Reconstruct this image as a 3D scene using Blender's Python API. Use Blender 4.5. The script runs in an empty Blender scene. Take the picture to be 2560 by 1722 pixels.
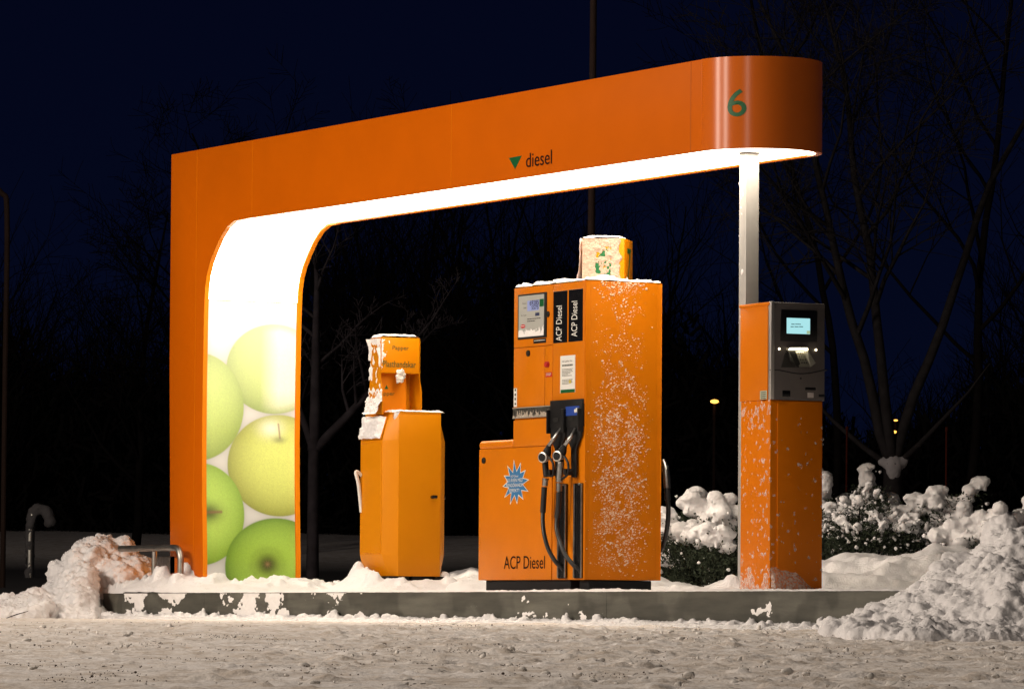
import bpy, bmesh, math, random
import numpy as np
from mathutils import Vector, Matrix, noise
random.seed(7)
R_ = math.radians
S = bpy.context.scene
col = S.collection

# ---------------------------------------------------------------- camera
CF, YAW, PITCH, ROLL = 12827.0, R_(28.7193), R_(3.06), R_(0.3918)
CAM = Vector((-16.3595, -27.5564, 0.0375)); HZ = 1546.7
fw = Vector((math.sin(YAW)*math.cos(PITCH), math.cos(YAW)*math.cos(PITCH), math.sin(PITCH)))
rt0 = Vector((math.cos(YAW), -math.sin(YAW), 0)); up0 = rt0.cross(fw)
rt = rt0*math.cos(ROLL)+up0*math.sin(ROLL); up = up0*math.cos(ROLL)-rt0*math.sin(ROLL)
FH = Vector((math.sin(YAW), math.cos(YAW), 0)); RH = rt0.copy()
cd = bpy.data.cameras.new('camera'); cam = bpy.data.objects.new('camera', cd); col.objects.link(cam)
cd.lens = 36*CF/2560; cd.sensor_width = 36; cd.clip_end = 3000; cd.clip_start = 0.5
M = Matrix.Identity(4)
for i in range(3):
    M[i][0] = rt[i]; M[i][1] = up[i]; M[i][2] = -fw[i]; M[i][3] = CAM[i]
cam.matrix_world = M
S.camera = cam
S.render.resolution_x, S.render.resolution_y = 1024, 688
# ---------------------------------------------------------------- world
w = bpy.data.worlds.new('World'); S.world = w; w.use_nodes = True
nt = w.node_tree; bg = nt.nodes['Background']
sky = nt.nodes.new('ShaderNodeTexSky'); sky.sky_type = 'NISHITA'; sky.sun_disc = False
sky.sun_elevation = R_(-3.0); sky.sun_rotation = R_(30); sky.ozone_density = 5.0
tcw = nt.nodes.new('ShaderNodeTexCoord'); mpw = nt.nodes.new('ShaderNodeMapping'); mpw.inputs['Location'].default_value = (0, 0, .16)
nt.links.new(tcw.outputs['Generated'], mpw.inputs[0]); nt.links.new(mpw.outputs[0], sky.inputs[0])
nt.links.new(sky.outputs[0], bg.inputs[0]); bg.inputs[1].default_value = 0.055
S.view_settings.view_transform = 'Standard'; S.view_settings.look = 'None'
S.view_settings.exposure = 0; S.view_settings.gamma = 1
S.render.engine = 'CYCLES'
# floodlights of the neighbouring forecourt, to the left of the pump island
def area(name, loc, target, size, sy, power, colr):
    l = bpy.data.lights.new(name, 'AREA'); l.shape = 'RECTANGLE'; l.size = size; l.size_y = sy
    l.energy = power; l.color = colr
    o = bpy.data.objects.new(name, l); col.objects.link(o); o.location = loc
    o.rotation_euler = (Vector(target)-Vector(loc)).to_track_quat('-Z', 'Y').to_euler()
    return o
area('forecourt_light', (-18.0, 5.6, 9.2), (0, 1.5, 0.8), 1.6, 1.6, 1900, (1, .85, .71))
area('forecourt_light', (-19.0, 0.2, 9.6), (0, 1, 0.8), 1.2, 1.6, 1700, (1, .85, .71))

area('forecourt_light', (-17, -15, 10.5), (0, -2, 0), 1.6, 1.6, 620, (1, .86, .73))
# ---------------------------------------------------------------- helpers
def PX(x, y, X=None, Y=None, Z=None, D=None):
    d = fw + rt*((x-1280)/CF) + up*((861-y)/CF)
    if D is not None: return CAM + d*D
    if X is not None: t = (X-CAM.x)/d.x
    elif Y is not None: t = (Y-CAM.y)/d.y
    else: t = (Z-CAM.z)/d.z
    return CAM + d*t
def gz(x, y):
    t = (x-CAM.x)*FH.x + (y-CAM.y)*FH.y
    if t < 31.5: return -(31.5-t)*.011
    if t < 40: return (t-31.5)*.003
    if t < 130: return .0255+(t-40)*.0245
    return 2.2305
def GP(px, D):
    "ground point seen in pixel column px at depth D"
    v = CAM + FH*D + RH*((px-1280)/CF*D)
    return Vector((v.x, v.y, gz(v.x, v.y)))
def tag(o, label=None, cat=None, group=None, kind=None):
    if label: o['label'] = label
    if cat: o['category'] = cat
    if group: o['group'] = group
    if kind: o['kind'] = kind
    return o
def empty(name, loc, label, cat, group=None, rz=0):
    o = bpy.data.objects.new(name, None); col.objects.link(o); o.location = loc
    o.rotation_euler = (0, 0, rz); o.empty_display_size = .1
    return tag(o, label, cat, group)
def link_mesh(name, me, mat, parent=None, world=False):
    o = bpy.data.objects.new(name, me); col.objects.link(o)
    if mat: me.materials.append(mat)
    if parent:
        o.parent = parent
        if world:
            root = parent
            m = Matrix.Identity(4)
            while root: m = Matrix.LocRotScale(root.location, root.rotation_euler, root.scale) @ m; root = root.parent
            me.transform(m.inverted())
    return o
def pymesh(name, vs, fs, mat, parent=None, smooth=False, world=True):
    me = bpy.data.meshes.new(name); me.from_pydata([tuple(v) for v in vs], [], fs); me.update()
    if smooth: me.polygons.foreach_set('use_smooth', [True]*len(me.polygons))
    return link_mesh(name, me, mat, parent, world)
def npmesh(name, V, F, mat, parent=None, smooth=True, world=True):
    V = np.asarray(V, np.float32); F = np.asarray(F, np.int32); k = F.shape[1]
    me = bpy.data.meshes.new(name); me.vertices.add(len(V)); me.vertices.foreach_set('co', V.ravel())
    me.loops.add(F.size); me.loops.foreach_set('vertex_index', F.ravel())
    me.polygons.add(len(F)); me.polygons.foreach_set('loop_start', np.arange(0, F.size, k, dtype=np.int32))
    me.polygons.foreach_set('loop_total', np.full(len(F), k, np.int32))
    me.update(calc_edges=True)
    if smooth: me.polygons.foreach_set('use_smooth', np.ones(len(F), bool))
    return link_mesh(name, me, mat, parent, world)
def from_bm(name, bm, mat, parent=None, smooth=False, world=True):
    me = bpy.data.meshes.new(name); bm.to_mesh(me); bm.free()
    if smooth:
        me.polygons.foreach_set('use_smooth', [True]*len(me.polygons))
        me.set_sharp_from_angle(angle=R_(35))
    return link_mesh(name, me, mat, parent, world)
class MB:
    "collects solids in world coordinates"
    def __init__(s): s.bm = bmesh.new()
    def box(s, a, b, bev=0, seg=2):
        a, b = Vector(a), Vector(b); lo = Vector(map(min, a, b)); hi = Vector(map(max, a, b))
        t = bmesh.new(); bmesh.ops.create_cube(t, size=1)
        for v in t.verts: v.co = Vector([lo[i]+(v.co[i]+.5)*(hi[i]-lo[i]) for i in range(3)])
        if bev: bmesh.ops.bevel(t, geom=t.edges[:], offset=bev, segments=seg, affect='EDGES', profile=.5)
        s.merge(t); return s
    def merge(s, t):
        me = bpy.data.meshes.new('tmp'); t.to_mesh(me); t.free(); s.bm.from_mesh(me); bpy.data.meshes.remove(me)
    def prism(s, pts, d, bev=0, seg=2, vert_only=False):
        "closed polygon pts (3d) extruded by vector d"
        t = bmesh.new(); d = Vector(d)
        a = [t.verts.new(p) for p in pts]; b = [t.verts.new(Vector(p)+d) for p in pts]
        t.faces.new(a[::-1]); t.faces.new(b); n = len(pts)
        for i in range(n): t.faces.new((a[i], a[(i+1) % n], b[(i+1) % n], b[i]))
        bmesh.ops.recalc_face_normals(t, faces=t.faces[:])
        if bev: bmesh.ops.bevel(t, geom=t.edges[:], offset=bev, segments=seg, affect='EDGES', profile=.5)
        s.merge(t); return s
    def tube(s, pts, r, n=10, cap=True):
        pts = [Vector(p) for p in pts]; m = len(pts)
        rs = r if isinstance(r, (list, tuple)) else [r]*m
        t = bmesh.new(); rings = []; side = None
        for i, p in enumerate(pts):
            T = (pts[min(i+1, m-1)]-pts[max(i-1, 0)]).normalized()
            if side is None:
                side = T.orthogonal().normalized()
            side = (side-T*side.dot(T)).normalized(); o = T.cross(side)
            rings.append([t.verts.new(p+(side*math.cos(2*math.pi*k/n)+o*math.sin(2*math.pi*k/n))*rs[i]) for k in range(n)])
        for i in range(m-1):
            for k in range(n):
                t.faces.new((rings[i][k], rings[i][(k+1) % n], rings[i+1][(k+1) % n], rings[i+1][k]))
        if cap: t.faces.new(rings[0][::-1]); t.faces.new(rings[-1])
        bmesh.ops.recalc_face_normals(t, faces=t.faces[:])
        s.merge(t); return s
    def build(s, name, mat, parent=None, smooth=True): return from_bm(name, s.bm, mat, parent, smooth)
def spline(pts, n=8):
    "catmull-rom"
    P = [Vector(p) for p in pts]; P = [P[0]*2-P[1]]+P+[P[-1]*2-P[-2]]; out = []
    for i in range(1, len(P)-2):
        for k in range(n):
            t = k/n; a, b, c, d = P[i-1:i+3]
            out.append(.5*((2*b)+(c-a)*t+(2*a-5*b+4*c-d)*t*t+(3*b-a-3*c+d)*t**3))
    out.append(P[-2]); return out

def text(name, s, mat, parent, org, xd, yd, width, height, extr=.0006, bold=0, keep=False):
    "lettering whose box's lower-left corner is org"
    cu = bpy.data.curves.new('t', 'FONT'); cu.body = s; cu.offset = bold; cu.resolution_u = 4
    o = bpy.data.objects.new('t', cu); col.objects.link(o)
    dg = bpy.context.evaluated_depsgraph_get(); dg.update()
    me = bpy.data.meshes.new_from_object(o.evaluated_get(dg))
    bpy.data.objects.remove(o)
    co = np.zeros(len(me.vertices)*3, np.float32); me.vertices.foreach_get('co', co); co = co.reshape(-1, 3)
    lo, hi = co.min(0), co.max(0)
    bm = bmesh.new(); bm.from_mesh(me); bpy.data.meshes.remove(me)
    xd, yd, org = Vector(xd).normalized(), Vector(yd).normalized(), Vector(org)
    for v in bm.verts:
        v.co = Vector(((v.co.x-lo[0])/(hi[0]-lo[0])*width, (v.co.y-lo[1])/(hi[1]-lo[1])*height, 0))
    if keep: return bm
    for v in bm.verts: v.co = org+xd*v.co.x+yd*v.co.y
    return from_bm(name, bm, mat, parent)

def fbm(p, o=3, s=1.0):
    return noise.fractal(Vector(p)*s, .5, 2.0, o)
def sm(a, b, x):
    t = min(1, max(0, (x-a)/(b-a))); return t*t*(3-2*t)

def stuck(name, org, U, V, N, W, H, fn, res, mat, parent=None, kind=None):
    "snow clinging to a surface: a sheet raised by fn(u,v) metres, kept only where it is above the surface"
    org, U, V, N = map(Vector, (org, U, V, N)); nu = max(2, int(W/res)); nv = max(2, int(H/res))
    hs = [[fn(i*W/nu, j*H/nv) for j in range(nv+1)] for i in range(nu+1)]
    idx = {}; vs = []; fs = []
    def vi(i, j):
        if (i, j) not in idx:
            idx[(i, j)] = len(vs); h = max(hs[i][j], -.003)
            vs.append(org+U*(i*W/nu)+V*(j*H/nv)+N*h)
        return idx[(i, j)]
    flip = U.cross(V).dot(N) < 0
    for i in range(nu):
        for j in range(nv):
            if max(hs[i][j], hs[i+1][j], hs[i][j+1], hs[i+1][j+1]) > 0:
                f = (vi(i, j), vi(i+1, j), vi(i+1, j+1), vi(i, j+1)); fs.append(f[::-1] if flip else f)
    if not fs: return None
    o = pymesh(name, vs, fs, mat, parent, smooth=True)
    if kind or name in ('snow_crust', 'snow_streak'): o['kind'] = kind or 'stuff'
    return o

_t = bmesh.new(); bmesh.ops.create_icosphere(_t, subdivisions=2, radius=1)
ICO_V = np.array([v.co[:] for v in _t.verts]); ICO_F = np.array([[v.index for v in f.verts] for f in _t.faces]); _t.free()
_t = bmesh.new(); bmesh.ops.create_icosphere(_t, subdivisions=1, radius=1)
IC1_V = np.array([v.co[:] for v in _t.verts]); IC1_F = np.array([[v.index for v in f.verts] for f in _t.faces]); _t.free()
def balls(bl, lo=False):
    V0, F0 = (IC1_V, IC1_F) if lo else (ICO_V, ICO_F); Vs = []; Fs = []; n = 0
    for b in bl:
        c = np.array(b[0]); r = np.array(b[1]) if hasattr(b[1], '__len__') else np.array([b[1]]*3)
        Vs.append(V0*r+c); Fs.append(F0+n); n += len(V0)
    return np.concatenate(Vs), np.concatenate(Fs)
def fused(name, bl, voxel, mat, parent=None, amp=.01, freq=12, smooth_it=2, fine=0):
    "overlapping balls fused into one lumpy skin"
    V, F = balls(bl)
    me = bpy.data.meshes.new('t'); me.from_pydata(V.tolist(), [], F.tolist())
    o = bpy.data.objects.new('t', me); col.objects.link(o)
    m = o.modifiers.new('r', 'REMESH'); m.mode = 'VOXEL'; m.voxel_size = voxel; m.use_smooth_shade = True
    if smooth_it:
        s_ = o.modifiers.new('s', 'SMOOTH'); s_.iterations = smooth_it
    dg = bpy.context.evaluated_depsgraph_get(); dg.update()
    out = bpy.data.meshes.new_from_object(o.evaluated_get(dg)); bpy.data.objects.remove(o)
    if amp:
        nv = len(out.vertices); co = np.zeros(nv*3, np.float32); no = np.zeros(nv*3, np.float32)
        out.vertices.foreach_get('co', co); out.vertex_normals.foreach_get('vector', no)
        co = co.reshape(-1, 3); no = no.reshape(-1, 3)
        h = np.array([fbm(c, 4, freq) for c in co.tolist()])*amp
        if fine: h += np.array([abs(fbm(c, 3, 22)) for c in co.tolist()])*fine
        out.vertices.foreach_set('co', (co+no*h[:, None]).astype(np.float32).ravel()); out.update()
    out.polygons.foreach_set('use_smooth', [True]*len(out.polygons)); out.name = name
    return link_mesh(name, out, mat, parent, True)

# ---------------------------------------------------------------- materials
def mat(name, base, rough=.5, metal=0, coat=0, var=0, scale=5, bump=0, bscale=60, spec=.5, emit=None, es=0, base2=None, coat_r=.1, sss=0):
    m = bpy.data.materials.new(name); m.use_nodes = True; t = m.node_tree; p = t.nodes['Principled BSDF']
    p.inputs['Base Color'].default_value = (*base, 1); p.inputs['Roughness'].default_value = rough
    p.inputs['Metallic'].default_value = metal; p.inputs['Specular IOR Level'].default_value = spec
    p.inputs['Coat Weight'].default_value = coat; p.inputs['Coat Roughness'].default_value = coat_r
    tc = t.nodes.new('ShaderNodeTexCoord')
    if var or base2:
        n = t.nodes.new('ShaderNodeTexNoise'); n.inputs['Scale'].default_value = scale; n.inputs['Detail'].default_value = 6
        t.links.new(tc.outputs['Object'], n.inputs['Vector'])
        r = t.nodes.new('ShaderNodeValToRGB'); r.color_ramp.elements[0].position = .3; r.color_ramp.elements[1].position = .7
        b2 = base2 or tuple(c*(1-var) for c in base)
        r.color_ramp.elements[0].color = (*b2, 1); r.color_ramp.elements[1].color = (*base, 1)
        t.links.new(n.outputs[0], r.inputs[0]); t.links.new(r.outputs[0], p.inputs['Base Color'])
    if bump:
        n = t.nodes.new('ShaderNodeTexNoise'); n.inputs['Scale'].default_value = bscale; n.inputs['Detail'].default_value = 8
        t.links.new(tc.outputs['Object'], n.inputs['Vector'])
        b = t.nodes.new('ShaderNodeBump'); b.inputs['Strength'].default_value = bump; b.inputs['Distance'].default_value = .01
        t.links.new(n.outputs[0], b.inputs['Height']); t.links.new(b.outputs[0], p.inputs['Normal'])
    if emit:
        p.inputs['Emission Color'].default_value = (*emit, 1); p.inputs['Emission Strength'].default_value = es
    if sss:
        p.inputs['Subsurface Weight'].default_value = sss; p.inputs['Subsurface Radius'].default_value = (.03, .025, .02)
    return m
ORC = (.525, .103, .0)
M_OR = mat('orange_paint', ORC, .42, coat=.04, coat_r=.16, spec=.10, var=.06, scale=3, bump=.03, bscale=6)
M_ORS = mat('orange_mid_lit', (.62, .170, .0), .45, coat=.10, coat_r=.25, spec=.18, var=.10, scale=4, bump=.03, bscale=10)  # the canopy orange lightened, so the pump's brighter lighting sits in the colour
M_SPK = mat('snow_on_orange', (.78, .66, .57), .7, base2=(.66, .30, .09), scale=55, spec=.2)
M_BIN = mat('orange_soffit_lit', (.61, .208, .0), .45, coat=.05, coat_r=.3, spec=.15, var=.06, scale=4, bump=.03, bscale=10)  # same orange made yellower, with the strong soffit light painted in
M_ORD = mat('orange_inner', (.66, .185, .0), .5, spec=.2)
M_LIT_EDGE = mat('lit_edge_orange', (.74, .21, 0), .5, spec=.2)  # rim orange lightened to paint in the soffit's light
M_KIO = mat('orange_dim_lit', (.60, .152, .0), .45, coat=.05, coat_r=.3, spec=.15, var=.06, scale=4, bump=.03, bscale=10)  # same orange kept redder, the kiosk's dimmer lighting put into the colour
M_ICY = mat('icy_crust', (.38, .27, .20), .6, bump=1.0, bscale=60, spec=.3)
M_FBARK = mat('frosted_bark', (.030, .026, .030), 1, var=.5, scale=9, spec=0)
M_GREEN = mat('green_print', (.0, .09, .022), .45)
M_DK = mat('dark_print', (.010, .005, .005), .6, spec=.08)
M_BLACK = mat('black_plastic', (.008, .008, .009), .5, spec=.3, var=.3, scale=20)
M_BLK2 = mat('black_gloss', (.006, .006, .007), .25)
M_RUB = mat('rubber', (.010, .010, .011), .42)
M_WHITE = mat('white_label', (.72, .72, .68), .5)
M_STEEL = mat('steel', (.45, .45, .44), .32, metal=1, var=.4, scale=30)
M_GALV = mat('galvanised', (.42, .41, .38), .42, metal=1, var=.35, scale=18)
M_ALU = mat('aluminium', (.42, .41, .39), .5, metal=.25, var=.15, scale=8)
M_GREY = mat('kiosk_grey', (.13, .115, .11), .42, metal=.4, var=.15, scale=9)
M_SILV = mat('silver_trim', (.55, .53, .5), .4, metal=.8)
M_RED = mat('red_print', (.45, .01, .012), .5)
M_BLUE = mat('blue_print', (.012, .05, .30), .5)
M_STAR = mat('star_blue', (.03, .16, .36), .5)
M_SNOW = mat('snow', (.70, .69, .70), .75, bump=.6, bscale=70, spec=.3, sss=.0)
M_FLAKE = mat('stuck_snow', (.80, .78, .77), .7, bump=.3, bscale=150, spec=.3)
M_BARK = mat('bark', (.009, .0075, .0075), 1, var=.4, scale=12, spec=0)
M_POLE = mat('pole_paint', (.024, .014, .011), .8, var=.2, spec=.1)
M_LEAF = mat('needle_green', (.022, .034, .014), .9, var=.5, scale=9)
M_FOREST = mat('dark_wood', (.010, .009, .009), 1, spec=0)
M_BROWN = mat('rusty_stake', (.035, .008, .005), .9, spec=0)
M_GLOW = mat('canopy_light', (.8, .8, .78), .4, emit=(1, .86, .68), es=11.0)

# dirty packed snow, with wet asphalt of the road behind
def ground_mat():
    m = bpy.data.materials.new('packed_snow'); m.use_nodes = True; t = m.node_tree; p = t.nodes['Principled BSDF']
    N = t.nodes.new; L = t.links.new
    tc = N('ShaderNodeTexCoord')
    def noise_(sc, det=8, vec=None, rough=.6):
        n = N('ShaderNodeTexNoise'); n.inputs['Scale'].default_value = sc; n.inputs['Detail'].default_value = det
        n.inputs['Roughness'].default_value = rough; L(vec or tc.outputs['Object'], n.inputs['Vector']); return n.outputs[0]
    def ramp(src, a, ca, b, cb):
        r = N('ShaderNodeValToRGB'); e = r.color_ramp.elements
        e[0].position = a; e[1].position = b; e[0].color = (*ca, 1); e[1].color = (*cb, 1); L(src, r.inputs[0]); return r.outputs[0]
    base = ramp(noise_(1.6), .35, (.78, .73, .68), .62, (.90, .87, .85))
    dirt = ramp(noise_(9, 10, rough=.7),   .40, (.70, .64, .57), .54, (1, 1, 1))
    mx = N('ShaderNodeMixRGB'); mx.blend_type = 'MULTIPLY'; mx.inputs[0].default_value = .8; L(base, mx.inputs[1]); L(dirt, mx.inputs[2])
    vo = N('ShaderNodeTexVoronoi'); vo.inputs['Scale'].default_value = 16; L(tc.outputs['Object'], vo.inputs['Vector'])
    sp = ramp(vo.outputs['Distance'], .13, (1, 1, 1), .17, (0, 0, 0))
    gate = ramp(noise_(2.2, 3), .53, (0, 0, 0), .60, (1, 1, 1))
    g2 = N('ShaderNodeMixRGB'); g2.blend_type = 'MULTIPLY'; g2.inputs[0].default_value = 1; L(sp, g2.inputs[1]); L(gate, g2.inputs[2])
    m2 = N('ShaderNodeMixRGB'); L(g2.outputs[0], m2.inputs[0]); L(mx.outputs[0], m2.inputs[1]); m2.inputs[2].default_value = (.06, .045, .035, 1)
    # road mask stored on the mesh
    at = N('ShaderNodeAttribute'); at.attribute_name = 'road'
    m3 = N('ShaderNodeMixRGB'); L(at.outputs['Fac'], m3.inputs[0]); L(m2.outputs[0], m3.inputs[1]); m3.inputs[2].default_value = (.035, .033, .034, 1)
    L(m3.outputs[0], p.inputs['Base Color']); p.inputs['Roughness'].default_value = .8
    b = N('ShaderNodeBump'); b.inputs['Strength'].default_value = .55; b.inputs['Distance'].default_value = .02
    L(noise_(28, 10), b.inputs['Height']); L(b.outputs[0], p.inputs['Normal'])
    return m
M_GROUND = ground_mat()
def concrete_mat():
    m = bpy.data.materials.new('concrete'); m.use_nodes = True; t = m.node_tree; p = t.nodes['Principled BSDF']
    N = t.nodes.new; L = t.links.new; tc = N('ShaderNodeTexCoord')
    mp = N('ShaderNodeMapping'); mp.inputs['Scale'].default_value = (1, .8, 6); L(tc.outputs['Object'], mp.inputs[0])
    n = N('ShaderNodeTexNoise'); n.inputs['Scale'].default_value = 1.6; n.inputs['Detail'].default_value = 9; n.inputs['Roughness'].default_value = .65; L(mp.outputs[0], n.inputs['Vector'])
    r = N('ShaderNodeValToRGB'); e = r.color_ramp.elements; e[0].position = .3; e[0].color = (.042, .042, .034, 1); e[1].position = .72; e[1].color = (.135, .132, .108, 1)
    L(n.outputs[0], r.inputs[0])
    n2 = N('ShaderNodeTexNoise'); n2.inputs['Scale'].default_value = 2.3; n2.inputs['Detail'].default_value = 3; L(tc.outputs['Object'], n2.inputs['Vector'])
    r2 = N('ShaderNodeValToRGB'); e = r2.color_ramp.elements; e[0].position = .45; e[0].color = (.5, .5, .48, 1); e[1].position = .52; e[1].color = (1, 1, 1, 1); L(n2.outputs[0], r2.inputs[0])
    mx = N('ShaderNodeMixRGB'); mx.blend_type = 'MULTIPLY'; mx.inputs[0].default_value = .8; L(r.outputs[0], mx.inputs[1]); L(r2.outputs[0], mx.inputs[2])
    L(mx.outputs[0], p.inputs['Base Color']); p.inputs['Roughness'].default_value = .6
    b = N('ShaderNodeBump'); b.inputs['Strength'].default_value = .3; b.inputs['Distance'].default_value = .01
    L(n.outputs[0], b.inputs['Height']); L(b.outputs[0], p.inputs['Normal']); return m
M_CONC = concrete_mat()
def frost():
    m = mat('thin_frost', (.78, .72, .66), .7, spec=.2); t = m.node_tree; p = t.nodes['Principled BSDF']
    n = t.nodes.new('ShaderNodeTexNoise'); n.inputs['Scale'].default_value = 60; n.inputs['Detail'].default_value = 6
    tc = t.nodes.new('ShaderNodeTexCoord'); t.links.new(tc.outputs['Object'], n.inputs['Vector'])
    r = t.nodes.new('ShaderNodeMapRange'); r.inputs[1].default_value = .3; r.inputs[2].default_value = .7; r.inputs[3].default_value = .08; r.inputs[4].default_value = .62
    t.links.new(n.outputs[0], r.inputs[0]); t.links.new(r.outputs[0], p.inputs['Alpha']); return m
M_FROST = frost()
def band_mat():
    m = mat('rolled_orange_sheet', (.525, .103, 0), .36, spec=.7, bump=.02, bscale=8); t = m.node_tree; p = t.nodes['Principled BSDF']
    p.inputs['Anisotropic'].default_value = .95; p.inputs['Anisotropic Rotation'].default_value = .25
    tg = t.nodes.new('ShaderNodeTangent'); tg.direction_type = 'RADIAL'; tg.axis = 'Z'; t.links.new(tg.outputs[0], p.inputs['Tangent']); return m
M_BAND = band_mat()

# ---------------------------------------------------------------- ground
def axis(fine0, fine1, step, out0, out1, g=1.12):
    a = list(np.arange(fine0, fine1, step)); s = step; x = fine1
    while x < out1: a.append(x); s *= g; x += s
    a.append(out1); b = []; s = step; x = fine0-step
    while x > out0: b.append(x); s *= g; x -= s
    b.append(out0); return np.array(b[::-1]+a)
T = axis(14, 33.5, .022, -60, 900); Sx = axis(-4.6, 4.6, .024, -700, 700)
SEG_SNOW_END = GP(1110, 40)
def ground():
    nt_, ns = len(T), len(Sx); V = np.zeros((nt_, ns, 3), np.float32); road = np.zeros((nt_, ns), np.float32)
    for i, t in enumerate(T):
        fade = sm(36, 34, t) if t > 34 else 1
        for j, s in enumerate(Sx):
            x = CAM.x+FH.x*t+RH.x*s; y = CAM.y+FH.y*t+RH.y*s; z = gz(x, y)
            if 13.5 < t < 36 and abs(s) < 5:
                q = Vector((x, y, 0))
                a = noise.noise(Vector((t*.9, s*.35, 0)))*.012
                b = noise.fractal(Vector((t*3.2, s*1.7, 3)), .6, 2.1, 4)*.012
                c = max(0, noise.fractal(q*7, .7, 2.1, 3)-.25)*.030*(1 if s > -1 else .45)
                for t0 in (17.2, 18.9, 22.3, 24.0, 27.4, 29.0):
                    q0 = (t-t0-.10*s-.12*math.sin(s*.8+t0))/.13; z += (-.011*math.exp(-q0*q0)+.006*math.exp(-(abs(q0)-1.8)**2*2))*fade
                z += (a+b+c)*fade*(1 if t < 30 else .6)
            if t > 33.5:
                # wet road behind the island on the left; open snow elsewhere
                pxc = 1280+s/max(t, 1)*CF
                road[i, j] = sm(38, 39.5, t)*sm(67, 64, t)*sm(1500, 1250, pxc + 8*math.sin(t*2))
                z += noise.noise(Vector((x*.15, y*.15, 9)))*.05*sm(65, 70, t) + .34*sm(65, 69, t)*(1+.3*noise.noise(Vector((x*.4, y*.4, 2))))
            V[i, j] = (x, y, z)
    idx = np.arange(nt_*ns).reshape(nt_, ns)
    F = np.stack([idx[:-1, :-1], idx[:-1, 1:], idx[1:, 1:], idx[1:, :-1]], -1).reshape(-1, 4)
    o = npmesh('ground', V.reshape(-1, 3), F, M_GROUND); o['kind'] = 'structure'
    at = o.data.attributes.new('road', 'FLOAT', 'POINT'); at.data.foreach_set('value', road.ravel())
ground()

# ---------------------------------------------------------------- pump island
KX, KZ = -.35, .2144
YL = PX(308, 1486, X=KX).y; YE = PX(251, 1486, X=KX+.25).y
YR = -4.2; XB = 1.30
isl = [(KX+.02, YR+.5), (KX+.02, YL), (KX+.27, YE), (KX+.6, YE+.1), (XB-.3, YE+.1), (XB, YL), (XB, YR+.5), (XB-.4, YR), (KX+.4, YR)]
MB().prism([(x, y, -.4) for x, y in isl], (0, 0, .4+KZ-.012)).build('pavement', M_CONC, smooth=False)['kind'] = 'structure'
# kerb: long facing units with joints
kb = MB(); yj = PX(510, 1500, X=KX).y; yj2 = PX(1516, 1500, X=KX).y
for a, b in ((YR+.5, yj2-.002), (yj2+.002, yj-.003), (yj+.003, YL)):
    kb.box((KX, a, -.35), (KX+.018, b, KZ), .004, 1)
kb.prism([(KX, YL+.002, -.35), (KX+.018, YL+.002, -.35), (KX+.27+.01, YE-.01, -.35), (KX+.25, YE, -.35)], (0, 0, .35+KZ), .003, 1)
o = kb.build('kerb', M_CONC); o['kind'] = 'structure'

# ---------------------------------------------------------------- canopy
R, ZB, ZT, LC, YC = .4065, 2.961, 3.5334, 7.698, -.1427; W2 = 2*R; TH = .037
can = empty('fuel_canopy', (R, 3.5, KZ), 'long orange arch canopy with lit white underside and number 6 on its rounded end', 'canopy')
inner = [(604.7, 544.4), (584, 552), (566, 568), (550, 594), (536, 625.5), (524, 657), (516.6, 686.8), (512.5, 717), (511, 748), (509.5, 800), (506.5, 950), (504.8, 1100), (505, 1250), (507, 1400)]
ip = [(p.y, p.z) for p in (PX(x, y, X=0) for x, y in inner)]
ip[0] = (ip[0][0], ZB); yl_b = ip[-1][0]
ip.append((yl_b, KZ-.0))
outer = [(LC, ZT), (LC-.005, 1.9), (LC-.03, 1.2), (LC-.06, KZ)]
side = [(YC, ZT)] + [(a, b) for a, b in outer] + ip[::-1] + [(YC, ZB)]
for X in (0, W2-TH):
    MB().prism([(X, a, b) for a, b in side], (TH, 0, 0), .004, 2).build('side_panel', M_OR, can)
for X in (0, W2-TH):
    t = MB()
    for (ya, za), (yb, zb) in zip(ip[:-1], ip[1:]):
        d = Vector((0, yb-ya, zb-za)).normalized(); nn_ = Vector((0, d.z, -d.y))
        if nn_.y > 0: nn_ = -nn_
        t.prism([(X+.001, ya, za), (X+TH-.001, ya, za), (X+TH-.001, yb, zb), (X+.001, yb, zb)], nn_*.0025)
    t.build('lit_edge_strip', M_LIT_EDGE, can, False)  # lighter strips laid over the rim, standing in for soffit light on it
# rounded end band
bm = bmesh.new(); n = 48; rows = []
for k in range(n+1):
    a = math.pi*k/n; c, s_ = -math.cos(a), -math.sin(a)
    rows.append([bm.verts.new((R+c*r, YC+s_*r-.001, z)) for r, z in ((R, ZB), (R, ZT), (R-TH, ZT), (R-TH, ZB))])
for k in range(n):
    for q in range(4): bm.faces.new((rows[k][q], rows[k][(q+1) % 4], rows[k+1][(q+1) % 4], rows[k+1][q]))
bm.faces.new(rows[0]); bm.faces.new(rows[-1][::-1]); bmesh.ops.recalc_face_normals(bm, faces=bm.faces[:])
from_bm('end_band', bm, M_BAND, can, True)
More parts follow.
